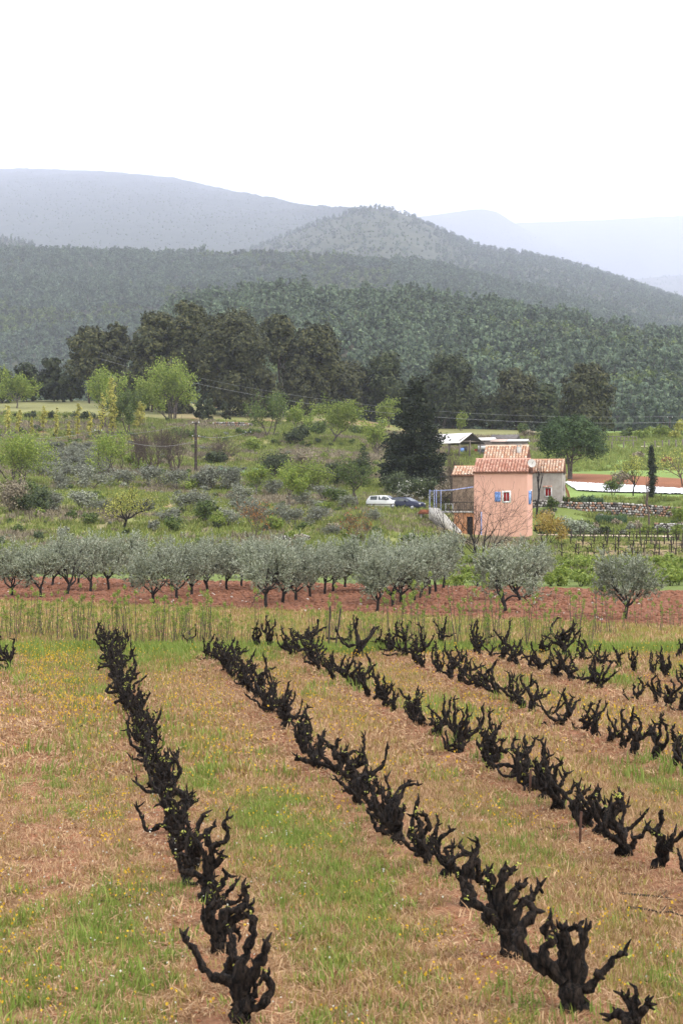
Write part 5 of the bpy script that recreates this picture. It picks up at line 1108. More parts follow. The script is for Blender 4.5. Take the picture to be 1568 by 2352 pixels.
# white van behind the bush
p = G(985, 1120); vn = thing('white_van', 'white van half hidden by the dark conifer branches', 'van', p, R(-10))
q = MB(); q.prism([(-2.3, .35), (2.3, .35), (2.4, 1.0), (1.75, 1.2), (1.2, 2.1), (-2.25, 2.15)], -.9, .9); q.build('body', M['carwhite'], vn)
for a, b in ((-.6, .3), (.4, 1.1)): MB().box(a, b, -.915, -.902, 1.25, 1.8).build('window', M['carglass'], vn)
q = MB(); q.add([(1.25, -.8, 2.02), (1.25, .8, 2.02), (1.76, .8, 1.26), (1.76, -.8, 1.26)], [[0, 3, 2, 1]]); q.build('windscreen', M['carglass'], vn)
for x in (-1.5, 1.5):
    for y in (-.8, .8): wheel(vn, x, y, .36)
# brown horse grazing in the field
hp_ = G(1532, 1070); me = bpy.data.meshes.new('horse')
J = [(0, 0, 1.05), (.35, 0, 1.1), (.6, 0, 1.15), (.85, 0, .95), (1.05, 0, .6), (1.2, 0, .38), (-.4, 0, 1.1), (-.65, 0, 1.12), (-.8, 0, .8), (-.85, 0, .45),
     (.55, -.17, .8), (.57, -.18, .45), (.55, -.18, .04), (.5, .17, .8), (.45, .18, .45), (.5, .18, .04), (-.55, -.18, .82), (-.66, -.19, .45), (-.6, -.19, .04), (-.6, .18, .82), (-.75, .19, .45), (-.68, .19, .04)]
ED = [(0, 1), (1, 2), (2, 3), (3, 4), (4, 5), (0, 6), (6, 7), (7, 8), (8, 9), (2, 10), (10, 11), (11, 12), (2, 13), (13, 14), (14, 15), (7, 16), (16, 17), (17, 18), (7, 19), (19, 20), (20, 21)]
RD = [.3, .28, .26, .17, .13, .07, .28, .27, .06, .04, .12, .07, .05, .12, .07, .05, .15, .07, .05, .15, .07, .05]
me.from_pydata(J, ED, []); me.materials.append(mat('chestnut_coat', (.16, .06, .025), .7, (.22, .09, .04), 3)); ho = obj('horse', me, None, hp_, (0, 0, R(200)))
sk = ho.modifiers.new('skin', 'SKIN'); 
for i, v in enumerate(me.skin_vertices[0].data): v.radius = (RD[i], RD[i]); v.use_root = (i == 0)
ho.modifiers.new('sub', 'SUBSURF').render_levels = 1; tag(ho, 'brown horse grazing in the green field', 'horse')
# ---- trellised vines right of the pink house
def trellis_vine(seed, tall):
    r = np.random.default_rng(seed); s = MB(); tube(s, [(.05, 0, -.15), (.05, 0, tall)], .035 if tall > 1 else .025, 5)
    v = MB(); tube(v, smooth_path([(0, 0, -.1), (r.normal(0, .03), 0, .3), (0, 0, .6)], 2), np.linspace(.05, .035, 5), 5, .2, r)
    for sg in (-1, 1): tube(v, smooth_path([(0, 0, .58), (sg * .2, 0, .68 + r.normal(0, .04)), (sg * .45, 0, .64)], 2), np.linspace(.034, .015, 5), 4)
    return s, v
TVM = [];
for i in range(4):
    s, v = trellis_vine(i, 1.25 if i < 2 else .95); TVM.append((s.mesh('stake', M['wooddark']), v.mesh('vine_trunk', M['bark_vine'])))
rt = np.random.default_rng(6)
for k, y in enumerate([1237, 1243, 1250, 1258, 1267, 1277, 1287]):
    for px in np.arange(1290 + 26 * (k % 2) + (0 if k > 3 else 20), 1585, 22 + 2.2 * k):
        p = G(px + rt.uniform(-4, 4), y); a, b = TVM[rt.integers(4)]; o = thing('trellised_vine', 'young trellised vine on a dark stake in the vineyard below the farm track', 'vine', p, rt.normal(0, .1), 'trellised vines below the track'); obj('stake', a, o); obj('vine_trunk', b, o)
for px in range(925, 1090, 17):
    p = G(px, 1262 + rt.uniform(-6, 4)); a, b = TVM[rt.integers(4)]; o = thing('trellised_vine', 'young trellised vine on a dark stake in the strip before the pink house', 'vine', p, 0, 'trellised vines before the pink house'); obj('stake', a, o); obj('vine_trunk', b, o)
# ------------------------------------------------------------------ olive trees
def olive_mesh(seed, h=2.6, w=2.7, n=9000, L=.11, Wd=.036):
    r = np.random.default_rng(seed); sk = skeleton(r, h * .93, w * .8, 1, .2, 3, (4, 4, 3), .95, .10, r0=.08, wig=.25)
    t = wood(sk, 8); c = MB(); term = [p for p, q, l in sk if l >= 2]; A = np.concatenate([p[1:] for p in term]); A = A[A[:, 2] > h * .33]
    # feathery shoots: each shoot a line of slender leaves rising from a twig
    ns = n // 13; base = A[r.integers(0, len(A), ns)] + r.normal(0, .15, (ns, 3)); out = base - np.array([0, 0, h * .5]); out /= np.linalg.norm(out, axis=1)[:, None]
    dr = out * .7 + np.array([0, 0, .55]) + r.normal(0, .45, (ns, 3)); dr /= np.linalg.norm(dr, axis=1)[:, None]; ln = r.uniform(.16, .42, ns)
    k = r.integers(0, ns, n); f = r.random(n); C = base[k] + dr[k] * (ln[k] * f)[:, None] + r.normal(0, .022, (n, 3)); cards(c, C, L, Wd, r, dr[k] * .8, .55)
    return t, c
OL = []
for i in range(7):
    t, c = olive_mesh(400 + i, 2.6 + .1 * (i % 3), 2.7 + .12 * (i % 4)); OL.append((t.mesh('trunk', M['bark_dark'], True), c.mesh('crown', M['olive'])))
ORCH = [(27, 1372), (95, 1375), (153, 1370), (208, 1361), (251, 1356), (306, 1349), (356, 1389), (408, 1378), (440, 1371), (478, 1362), (521, 1357), (555, 1348), (611, 1399), (648, 1388), (682, 1382), (712, 1373), (746, 1365), (765, 1360), (793, 1352),
        (864, 1407), (901, 1394), (922, 1388), (951, 1382), (963, 1376), (986, 1368), (1001, 1360), (1015, 1353), (60, 1352), (120, 1346), (180, 1344), (390, 1350), (600, 1352), (665, 1358), (845, 1362), (890, 1360)]
ro = np.random.default_rng(60)
for i, (px, py) in enumerate(ORCH):
    p = G(px, py); t, c = OL[i % 7]; s = ro.uniform(.84, 1.02); o = thing('olive_tree', 'silvery grey green olive tree in the rows on the red ploughed soil', 'olive tree', p, ro.uniform(0, 6.28), 'olive trees of the orchard'); o.scale = (s, s, s * (1.0 if py > 1380 else 1.06)); obj('trunk', t, o); obj('crown', c, o)
for px, py, h, w, lab, sd in [(1161, 1410, 2.5, 3.0, 'wide olive tree in front of two others on open red soil', 501), (1196, 1382, 2.6, 2.9, 'olive tree between the wide olive and the pink house', 502), (1222, 1372, 2.5, 2.6, 'olive tree behind the wide olive cluster, toward the lone olive', 503), (1432, 1424, 2.5, 2.8, 'lone round olive tree standing by itself on the ploughed soil', 504)]:
    p = G(px, py); t, c = olive_mesh(sd, h, w, 11000); put_tree('olive_tree', lab, 'olive tree', p, t, c, M['bark_dark'], M['olive'])
# smaller olives and silvery shrubs on the terraces
TO = []
for i in range(6):
    r = np.random.default_rng(700 + i); sk = skeleton(r, 2.0, 2.0, 3, .2, 3, (4, 3, 3), .9, .1, r0=.06); t = wood(sk, 6); c = leaves_on(sk, r, 1300, .2, .075, .16, 3, np.array([0, 0, .5]), .7, .25); TO.append((t.mesh('trunk', M['bark_grey']), c.mesh('crown', M['olive_dark'])))
rt = np.random.default_rng(61)
TL = [(139, 1129, 1082, 56), (205, 1126, 1075, 70), (280, 1121, 1083, 56), (349, 1123, 1075, 60), (411, 1126, 1083, 56), (457, 1128, 1083, 52), (493, 1128, 1075, 66), (524, 1128, 1078, 56), (540, 1128, 1085, 44), (123, 1175, 1130, 60), (193, 1177, 1132, 70), (462, 1178, 1130, 62), (555, 1178, 1140, 56),
      (395, 1202, 1170, 56), (678, 1213, 1172, 54), (735, 1202, 1162, 60), (430, 1180, 1138, 56), (520, 1210, 1170, 60), (700, 1165, 1130, 50), (745, 1150, 1118, 56), (775, 1150, 1124, 50), (800, 1170, 1140, 40), (240, 1180, 1145, 46), (340, 1180, 1150, 50), (640, 1200, 1160, 56), (585, 1195, 1155, 50), (860, 1200, 1172, 40), (765, 1235, 1205, 40), (545, 1150, 1115, 50), (635, 1140, 1105, 50)]
for px, b, tpp, w in TL:
    p, h, ww, d = place(px, b, tpp, w); t, c = TO[rt.integers(6)]; o = thing('terrace_olive', 'small bushy grey olive tree on the lower terraces', 'olive tree', p, rt.uniform(0, 6.28), 'small olives on the terraces'); o.scale = (ww / 1.9, ww / 1.9, h / 1.9); obj('trunk', t, o); obj('crown', c, o)
for y in (1040, 1051, 1062, 1074, 1086, 1096):
    for px in range(70 + (y % 3) * 9, 250, 27):
        q, h, ww, d = place(px + rt.uniform(-8, 8), y + rt.uniform(-3, 3), y - 26, 36); t, c = TO[rt.integers(6)]; o = thing('silver_shrub', 'pale silvery shrub in the dense plantation behind the thinner power pole', 'shrub', q, rt.uniform(0, 6.28), 'silvery shrubs of the plantation'); o.scale = (ww / 1.9, ww / 1.9, h / 2.1); obj('stems', t, o); obj('foliage', c, o)
# leafy vines in spring growth between the orchard and the house
LV = []
for i in range(5):
    r = np.random.default_rng(800 + i); t, c = bush_mesh(r, .85, 1.5, .13, .07, 3.2, 7, 1500, 4); LV.append((t.mesh('stems', M['bark_vine']), c.mesh('foliage', M['lime'])))
for y in (1298, 1306, 1315, 1325, 1336, 1346):
    for px in np.arange(1015, 1590, 24):
        if rt.random() < .12: continue
        p = G(px + rt.uniform(-10, 10), y + rt.uniform(-2, 2)); t, c = LV[rt.integers(5)]; s = rt.uniform(.7, 1.15); o = thing('leafy_shrub', 'low lime green leafy shrub in the overgrown strip behind the olives', 'shrub', p, rt.uniform(0, 6.28), 'lime shrubs behind the olive orchard'); o.scale = (s, s, s); obj('stems', t, o); obj('foliage', c, o)

# ------------------------------------------------------------------ old bush vines
def knobby(mb, P, r0, r1, r, n=7, k=4, jit=.3):
    P = smooth_path(P, k); m = len(P); rad = np.linspace(r0, r1, m) * (1 + .22 * np.sin(np.arange(m) * r.uniform(.9, 1.6) + r.uniform(0, 6)) + r.normal(0, .08, m))
    tube(mb, P + r.normal(0, r1 * .28, P.shape), rad, n, jit, r)
def spur(mb, p, d, r, L=None, rad=.013):
    L = L or r.uniform(.05, .12); d = unit(d); q = p + d * L * .5 + r.normal(0, .012, 3); e = q + unit(d + r.normal(0, .45, 3) + np.array([0, 0, .35])) * L * .6; tube(mb, [p, q, e], [rad * 1.25, rad, rad * .35], 5, .15, r)
    return e
def vine_parts(r, h=.72, arms=None, n=7, k=3, thick=.92):
    """arms: optional list of point lists (local metres); returns trunk, [arm], leaf builder"""
    tr = MB(); A = []; tips = []
    if arms is None:
        ht = h * r.uniform(.28, .45); ln = r.normal(0, .07, 2); top = np.array([ln[0], ln[1], ht])
        knobby(tr, [(0, 0, -.12), (ln[0] * .2, ln[1] * .2, 0.03), (ln[0] * .7 + r.normal(0, .02), ln[1] * .7, ht * .6), top], .085 * thick, .07 * thick, r, n + 2, k); arms = []
        na = r.integers(4, 7); az0 = r.uniform(0, 6.28)
        for j in range(na):
            az = az0 + j * 6.283 / na + r.uniform(-.45, .45); d = np.array([math.cos(az), math.sin(az), r.uniform(.4, 1.3)]); p = top - np.array([0, 0, r.uniform(0, .4) * ht]); P = [p]; Lt = (h - ht) * r.uniform(.45, 1.55); ns = r.integers(4, 6)
            for i in range(ns):
                d = unit(unit(d) + r.normal(0, .6, 3) + np.array([0, 0, .22 + .14 * i])); p = p + d * Lt / ns; P.append(p)
            arms.append(P)
    else:
        P0 = np.mean([a[0] for a in arms], axis=0); knobby(tr, [(0, 0, -.15), (0, 0, .02), P0 * np.array([.6, .6, .55]), P0], .095 * thick, .075 * thick, r, n + 2, k)
    for P in arms:
        mb = MB(); P = np.array(P, float); r0 = r.uniform(.04, .055) * thick; knobby(mb, P, r0, r0 * .5, r, n, k); dl = unit(P[-1] - P[-2])
        for q in range(r.integers(1, 4)): tips.append(spur(mb, P[-1] - dl * .01, dl + r.normal(0, .7, 3), r, rad=r0 * .36))
        for q in range(r.integers(1, 4)):
            i = r.integers(1, len(P)); tips.append(spur(mb, P[i], unit(r.normal(0, 1, 3) + np.array([0, 0, .6])), r, rad=r0 * .38))
        A.append(mb)
    lf = MB(); T = np.array(tips); kk = r.random(len(T)) < .3; T = T[kk] if kk.any() else T[:1]
    C = np.repeat(T, 4, 0) + r.normal(0, .014, (len(T) * 4, 3)); cards(lf, C, .03, .02, r)
    return tr, A, lf
def vine_meshes(parts):
    tr, A, lf = parts; return tr.mesh('trunk', M['bark_vine'], True), [a.mesh('arm', M['bark_vine'], True) for a in A], lf.mesh('young_leaves', M['bud'])
def put_vine(ms, loc, rz, s, label, group=None):
    o = thing('bush_vine', label, 'vine', loc, rz, group); o.scale = (s, s, s); obj('trunk', ms[0], o)
    for a in ms[1]: obj('arm', a, o)
    obj('young_leaves', ms[2], o); return o
rv = np.random.default_rng(1234)
VAR = [vine_meshes(vine_parts(np.random.default_rng(900 + i), .70, None, 7, 4, .8)) for i in range(40)]
def traced(basep, arms, sx, ox, oy, seed, label, thick=1.0):
    """arms traced in a zoomed crop: pixel = ox + sx * crop; each arm gets its own depth"""
    bx, by = ox + sx * basep[0], oy + sx * basep[1]; d = H * F / (by - HY); r = np.random.default_rng(seed); AA = []
    for a in arms:
        dy = r.uniform(-.16, .16); P = []
        for i, (cx, cyy) in enumerate(a): f = i / (len(a) - 1); P.append(((ox + sx * cx - bx) / F * d, dy * f + r.normal(0, .015), (by - (oy + sx * cyy)) / F * d))
        AA.append(np.array(P))
    return put_vine(vine_meshes(vine_parts(r, .8, AA, 8, 4, thick)), Vector(((bx - CX) / F * d, d, 0.03)), 0, 1, label)
A1 = (.2579, 402.7, 1745); A2 = (.2996, 1006.8, 1812)
traced((600, 2470), [[(560, 2150), (480, 1990), (340, 1960), (240, 1880), (180, 1740), (110, 1660), (70, 1590)], [(590, 2150), (590, 1900), (640, 1720), (690, 1590), (690, 1440)], [(620, 2120), (720, 1880), (790, 1770), (810, 1640)], [(650, 2250), (780, 2200), (860, 2070), (810, 1970), (780, 1930)], [(630, 2250), (680, 2150), (710, 2070)], [(570, 2200), (500, 2080), (360, 2040)]], *A1, 1, 'big black bush vine whose thick arm bends low over the grass', 1.0)
traced((400, 1800), [[(390, 1560), (450, 1380), (560, 1350), (640, 1250), (605, 1160)], [(420, 1560), (540, 1430), (660, 1390), (690, 1350), (660, 1310)], [(380, 1600), (320, 1450), (290, 1360), (360, 1290)], [(370, 1600), (270, 1500), (240, 1420)], [(400, 1550), (480, 1500), (560, 1560)]], *A1, 2, 'black bush vine with two arms hooked the same way, next to the end vine', .92)
traced((280, 1330), [[(290, 1080), (320, 900), (340, 790), (430, 750), (475, 680), (450, 580), (475, 515)], [(300, 1080), (320, 850), (270, 720), (285, 655)], [(270, 1080), (160, 1035), (50, 1010), (30, 900), (45, 860)], [(290, 1050), (380, 930), (410, 860)], [(270, 1060), (270, 900), (220, 790)], [(300, 1200), (400, 1160), (455, 1060)]], *A1, 3, 'black bush vine with one long curled arm rising above its neighbours', .9)
traced((1040, 1780), [[(1000, 1560), (860, 1450), (690, 1320), (620, 1180), (680, 1070), (750, 990), (715, 940)], [(1010, 1550), (960, 1350), (940, 1220), (1010, 1130)], [(1070, 1550), (1090, 1350), (1120, 1200), (1080, 1110)], [(1090, 1580), (1200, 1480), (1250, 1410), (1330, 1310), (1415, 1255)], [(960, 1500), (800, 1290), (870, 1200), (800, 1120), (830, 1050)], [(1040, 1560), (1030, 1300), (960, 1110)], [(1060, 1560), (1060, 1320), (1110, 1100)], [(1020, 1600), (1000, 1400), (1040, 1250)]], *A2, 4, 'largest black bush vine with a crowded head and arms spread both ways', 1.05)
traced((560, 1350), [[(500, 1130), (430, 980), (395, 840), (370, 690)], [(540, 1100), (550, 920), (600, 790), (670, 745)], [(560, 1090), (630, 920), (730, 850), (780, 780)], [(500, 1100), (470, 850), (500, 740), (565, 665)], [(490, 1000), (480, 760), (490, 640)], [(480, 1100), (370, 960), (260, 890), (200, 810), (190, 740)], [(520, 1050), (440, 820), (405, 700)]], *A2, 5, 'black bush vine with a broad fan of upright arms beside the largest vine', .95)
traced((230, 960), [[(210, 830), (195, 660), (260, 550), (190, 495), (160, 460)], [(230, 700), (270, 545), (300, 490), (300, 435)], [(240, 720), (275, 570), (310, 650), (312, 740), (365, 755)], [(200, 800), (150, 660), (95, 600), (120, 550), (180, 515)]], *A2, 6, 'black bush vine whose arms curl over into a loop with a gap', .9)
traced((1470, 1960), [[(1470, 1790), (1490, 1700), (1435, 1640)], [(1490, 1780), (1510, 1660), (1510, 1590)], [(1450, 1800), (1400, 1770), (1340, 1800)], [(1500, 1800), (1560, 1720), (1590, 1650)]], *A2, 7, 'low black bush vine with only short spiky arms, last beyond the largest vine', 1.0)
for k_, d_, ox_ in [(1, 17.4, .05), (1, 15.3, -.05), (2, 17.3, .0), (2, 15.4, .05)]:
    a, b = ROWS[k_]; t_ = (b - a) / np.linalg.norm(b - a); q_ = a + t_ * ((d_ - a[1]) / t_[1]); put_vine(VAR[int(d_ * 7) % 40], on(q_[0] + ox_, q_[1], .03), d_, .8, 'gnarled black bush vine squeezed between two of the big vines at the row end', 'vines squeezed between the big vines')
# two-armed vine in the next row and its neighbour
traced((1260, 400), [[(1240, 300), (1190, 180), (1150, 90), (1200, 20)], [(1270, 330), (1350, 200), (1390, 140), (1400, 90), (1375, 60)], [(1270, 320), (1370, 190), (1440, 145)], [(1100, 320), (1050, 200), (1030, 120), (1075, 90)], [(1230, 250), (1130, 140), (1080, 40)]], *A2, 8, 'black bush vine forked in two with a stake against it', .85)
def chain(k, y_from, y_to, step, lab, grp, skip=()):
    a, b = ROWS[k]; dd = (b - a) / np.linalg.norm(b - a); s = (y_from - a[1]) / dd[1]; e = (y_to - a[1]) / dd[1]; n = int(abs(e - s) / step)
    for i in range(n + 1):
        q = a + dd * (s + (e - s) * i / max(n, 1)) + rv.normal(0, .07, 2)
        if any(abs(q[1] - z) < .3 for z in skip) or rv.random() < .05: continue
        put_vine(VAR[rv.integers(40)], on(q[0], q[1], .03), rv.uniform(0, 6.28), rv.uniform(.78, 1.18), lab, grp)
chain(0, 49.5, 44, 1.15, 'gnarled black bush vine, one of the few showing of the row past the flowery strip', 'vines of the row past the flowery strip')
chain(1, 52.2, 19.3, .6, 'gnarled black bush vine in the row whose end vine bends low over the grass', 'vines of the row beside the flowery strip')
chain(2, 47.8, 19.6, .62, 'gnarled black bush vine in the row that ends with the largest vine', 'vines of the row ending with the largest vine')
chain(3, 50.0, 17.6, .66, 'gnarled black bush vine in the row with the forked staked vine', 'vines of the row with the forked vine', (22.35,))
chain(4, 51.0, 25.5, .74, 'gnarled black bush vine in the row next after the forked vine row', 'vines of the row after the forked vine row')
chain(5, 49.5, 33.0, .78, 'gnarled black bush vine in the row before the short last row', 'vines of the row before the last')
chain(6, 47.0, 37.0, .8, 'gnarled black bush vine in the short last row by the green verge', 'vines of the last row')
for px, py, s in [(590, 1478, 1.2), (622, 1480, 1.35), (690, 1492, 1.1), (716, 1475, 1.45), (820, 1500, 1.5), (800, 1470, 1.3), (930, 1478, 1.2), (968, 1490, 1.3), (1010, 1470, 1.1), (1092, 1480, 1.2), (1150, 1490, 1.2), (1278, 1478, 1.5), (1240, 1492, 1.0), (1300, 1500, 1.2), (1555, 1500, 1.1), (280, 1470, .9), (430, 1468, .9)]:
    p = G(px, py + 14); put_vine(VAR[rv.integers(40)], p, rv.uniform(0, 6.28), s, 'neglected tall black vine among the whippy saplings of the verge', 'neglected vines among the saplings')
for px, py, t, ln in [(754, 1478, 1395, 4), (838, 1500, 1460, -14), (768, 1480, 1400, 14)]:
    p = G(px, py + 12); h = (py + 12 - t) / F * p.y; o = thing('old_stake', {754: 'upright thin dark stake among the neglected vines', 838: 'short leaning dark stake among the neglected vines', 768: 'tall leaning dark stake among the neglected vines'}[px], 'stake', p); q = MB(); tube(q, [(0, 0, -.2), (ln / F * p.y, 0, h)], [.035, .025], 5, .1, rv); q.build('shaft', M['wooddark'], o); q = MB(); tube(q, [(ln / F * p.y * 1.0, 0, h + .002), (ln / F * p.y * 1.03, 0, h + .04)], [.025, .01], 5); q.build('tip', M['wooddark'], o)
for px, py in [(1330, 1945), (1215, 1840), (1077, 2090)]:
    d = H * F / (py - HY); o = thing('vine_stake', {1330: 'brown stake tied to the forked vine', 1215: 'brown stake between the crowded vines of the forked vine row', 1077: 'brown wooden stake beside the looped vine'}[px], 'stake', on((px - CX) / F * d, d)); q = MB(); tube(q, [(0, 0, -.1), (.01, 0, .25), (.02, 0, .45)], .016, 6, .1, rv); q.build('shaft', M['vine_stake'], o); q = MB(); tube(q, [(.02, 0, .452), (.02, 0, .465)], .019, 6); q.build('head', M['vine_stake'], o)

# ------------------------------------------------------------------ whippy saplings in the green verge
SP = []
for i in range(9):
    r = np.random.default_rng(1500 + i); st = MB(); lf = MB(); CC = []
    for j in range(r.integers(4, 8)):
        hh = r.uniform(.75, 1.75) * (1.25 if i > 5 else 1); az = r.uniform(0, 6.28); sp = r.uniform(.1, .55) * hh * .45; b = r.normal(0, .12, 2); P = smooth_path([(b[0], b[1], -.05), (b[0] + math.cos(az) * sp * .6, b[1] + math.sin(az) * sp * .6, hh * .5), (b[0] + math.cos(az) * sp, b[1] + math.sin(az) * sp, hh)], 3)
        tube(st, P, np.linspace(.012, .006, len(P)), 4); m = 34; C = np.repeat(P[-1:], m, 0) + r.normal(0, .035, (m, 3)) * np.array([1, 1, 1.3]); CC.append(C); m2 = r.integers(10, 26); f = r.integers(2, len(P), m2); CC.append(P[f] + r.normal(0, .025, (m2, 3)))
    C = np.concatenate(CC); cards(lf, C, .075, .028, r, np.tile([0, 0, .5], (len(C), 1)), .8); SP.append((st.mesh('stems', M['twig_brown']), lf.mesh('leaves', M['lime'])))
rs2 = np.random.default_rng(77)
def sap(px, py, lab, grp, big=False, s=1.0):
    p = G(px, py); a, b = SP[rs2.integers(6, 9) if big else rs2.integers(0, 6)]; o = thing('sapling', lab, 'sapling', p, rs2.uniform(0, 6.28), grp); o.scale = (s, s, s); obj('stems', a, o); obj('leaves', b, o)
for px in np.arange(-5, 520, 11): sap(px + rs2.uniform(-6, 6), 1478 + rs2.uniform(-14, 12) - 8 * (px < 150), 'clump of thin brown shoots with green tips in the thicket facing the flowery strip', 'sapling thicket facing the flowery strip', s=rs2.uniform(.6, 1.0))
for px in np.arange(520, 860, 26): sap(px + rs2.uniform(-9, 9), 1470 + rs2.uniform(-18, 22), 'clump of thin shoots with green tips around the dark stakes', 'saplings around the dark stakes', s=rs2.uniform(.45, 1.0))
for px in np.arange(850, 1400, 13.5): sap(px + rs2.uniform(-9, 9), 1474 + rs2.uniform(-26, 26), 'tall whippy sapling with bright green tufts in the verge before the plough', 'tall saplings before the ploughed soil', rs2.random() < .35, rs2.uniform(.45, 1.05))
for px in np.arange(1410, 1580, 26): sap(px, 1450 + rs2.uniform(-12, 12), 'short sapling with green tufts at the thin end of the verge', 'saplings at the thin end of the verge', s=rs2.uniform(.4, .7))

# ------------------------------------------------------------------ grass, flowers, clods (uncountable)
def clump(r, nb, hmin, hmax, rad, wd, lean=.35):
    V = []; Fq = []; T = []
    for i in range(nb):
        a = r.uniform(0, 6.28); q = rad * math.sqrt(r.random()); b = np.array([math.cos(a) * q, math.sin(a) * q, -.01]); hh = r.uniform(hmin, hmax); la = r.uniform(0, 6.28); l = np.array([math.cos(la), math.sin(la), 0]) * abs(r.normal(0, lean)) * hh
        s = np.array([-math.sin(la + r.normal(0, .8)), math.cos(la), 0]) * wd * .5 * r.uniform(.7, 1.3); m = b + l * .4 + np.array([0, 0, hh * .6]); t = b + l + np.array([0, 0, hh * r.uniform(.85, 1)]); k = len(V)
        V += [b - s, b + s, m + s * .8, m - s * .8, t]; Fq.append([k, k + 1, k + 2, k + 3]); T.append([k + 3, k + 2, k + 4])
    return V, Fq, T
def clumps(name, n, m, nb, h0, h1, rad, wd, lean=.35, seed=0):
    out = []
    for i in range(n): V, q, t = clump(np.random.default_rng(seed + i), nb, h0, h1, rad, wd, lean); out.append(new_mesh(name, V, [np.array(q), np.array(t)], m))
    return source(name, out)
C_DRY = clumps('dry_tuft', 5, M['straw'], 30, .02, .11, .15, .009, .8, 10)
C_DRYF = clumps('dry_tuft_coarse', 4, M['straw'], 28, .03, .13, .26, .016, .8, 15)
C_MIX = clumps('mixed_tuft', 4, M['straw_green'], 26, .03, .13, .15, .009, .6, 20)
C_MIXF = clumps('mixed_tuft_coarse', 4, M['straw_green'], 24, .05, .18, .26, .016, .5, 25)
C_GRN = clumps('green_tuft', 5, M['grass'], 28, .05, .16, .14, .009, .5, 30)
C_GRNF = clumps('green_tuft_coarse', 4, M['grass'], 28, .08, .28, .28, .018, .4, 35)
C_TER = clumps('terrace_tuft', 5, M['grass_t'], 40, .15, .5, .55, .06, .4, 40)
C_TDRY = clumps('terrace_dry_tuft', 4, M['scrubbrown'], 40, .15, .5, .5, .055, .4, 45)
def field(n, d0, d1, r, um=.235):
    d = np.sqrt(r.uniform(d0 * d0, d1 * d1, n)); u = r.uniform(-um, um, n); return np.stack([u * d, d], -1)
rg = np.random.default_rng(2024)
def lift(P, dz=0.0): return np.column_stack([P, terr(P[:, 0], P[:, 1]) + dz + (P[:, 1] < 55) * (0.10 * (1 - sstep(.1, .75, row_dist(P[:, 0], P[:, 1]))))])
C_LIT = clumps('straw_litter', 5, M['straw'], 26, .006, .03, .2, .012, 4.0, 60); C_LITF = clumps('straw_litter_coarse', 4, M['straw'], 26, .01, .045, .34, .022, 4.0, 66)
PL_ = field(9000, 12, 27, rg); scatter('straw_litter', lift(PL_, .01), C_LIT, rg, .7, 1.3, .1, 'flattened straw and dead leaf litter close to the spreading vines', 'litter')
PL_ = field(13000, 27, 52, rg); scatter('straw_litter', lift(PL_, .01), C_LITF, rg, .7, 1.3, .1, 'flattened straw and dead leaf litter further along the rows', 'litter')
near_ = field(17000, 12, 27, rg); mid_ = field(22000, 27, 53, rg)
for P, fin in ((near_, True), (mid_, False)):
    g = greenness(P[:, 0], P[:, 1]); rd = row_dist(P[:, 0], P[:, 1]); thin = rg.random(len(P)) < (.12 + .88 * sstep(.25, 1.0, rd)); bare = fbm(P[:, 0] / 1.1, P[:, 1] / 1.6, 91, 3); thin &= rg.random(len(P)) < (1.25 - .45 * sstep(.52, .7, bare))
    q = rg.random(len(P)); gr = q < g * .85; mxx = (~gr) & (rg.random(len(P)) < .2 + .5 * g); dr = ~(gr | mxx)
    tagn = 'close to the spreading vines' if fin else 'further along the vine rows'
    scatter('dry_grass', lift(P[dr & thin]), C_DRY if fin else C_DRYF, rg, .7, 1.25, .12, 'dry straw coloured grass between the vines ' + tagn, 'grass')
    scatter('mixed_grass', lift(P[mxx & thin]), C_MIX if fin else C_MIXF, rg, .7, 1.25, .12, 'yellowish half dry grass between the vines ' + tagn, 'grass')
    scatter('green_grass', lift(P[gr & (thin | (rg.random(len(P)) < .5))]), C_GRN if fin else C_GRNF, rg, .7, 1.25, .12, 'patches of green grass between the vines ' + tagn, 'grass')
P = field(15000, 50.5, 80, rg); P = P[(P[:, 1] < lin(P[:, 0], PLN) + rg.normal(0, .5, len(P)))]; q = rg.random(len(P)) < .3 * (.3 + 1.1 * fbm(P[:, 0] / 3, P[:, 1] / 3, 8, 3))
scatter('verge_grass', lift(P[q]), C_GRNF, rg, .4, .8, .12, 'tall green grass of the verge under the saplings', 'grass')
vd = ~q & (rg.random(len(P)) < .35); scatter('verge_straw', lift(P[vd]), C_DRYF, rg, .9, 1.7, .12, 'tall bleached dry grass of the verge under the saplings', 'grass'); q = q | vd
scatter('verge_dry_grass', lift(P[~q]), C_MIXF, rg, .6, 1.2, .12, 'tall yellowish grass of the verge under the saplings', 'grass')
# flowers
def blob_src(name, m, size, n=5, h=.15, cnt=4, sp=.12):
    out = []
    for i in range(4):
        r = np.random.default_rng(i + 3); mb = MB(); P = np.column_stack([r.normal(0, sp, cnt), r.normal(0, sp, cnt), r.uniform(h * .6, h * 1.2, cnt)])
        cards(mb, np.repeat(P, 3, 0), size, size * .8, r); out.append(mb.mesh(name, m))
    return source(name, out)
YF = blob_src('yellow_flower_form', M['yflower'], .026, cnt=8, sp=.17, h=.13); YFF = blob_src('yellow_flower_form_far', M['yflower'], .036, cnt=6, sp=.24, h=.16); WF = blob_src('white_flower_form', M['wflower'], .022, cnt=3, h=.2)
P = field(9000, 12, 52, rg); rd = row_dist(P[:, 0], P[:, 1]); a, b = ROWS[1]; tt = (b - a) / np.linalg.norm(b - a); sd_ = (P[:, 0] - a[0]) * -tt[1] + (P[:, 1] - a[1]) * tt[0]
fl = fbm(P[:, 0] / 2.2, P[:, 1] / 5, 66, 3); leftside = sd_ * np.sign(tt[1] * 1.0) ; side = (P[:, 0] < a[0] + (P[:, 1] - a[1]) / tt[1] * tt[0])
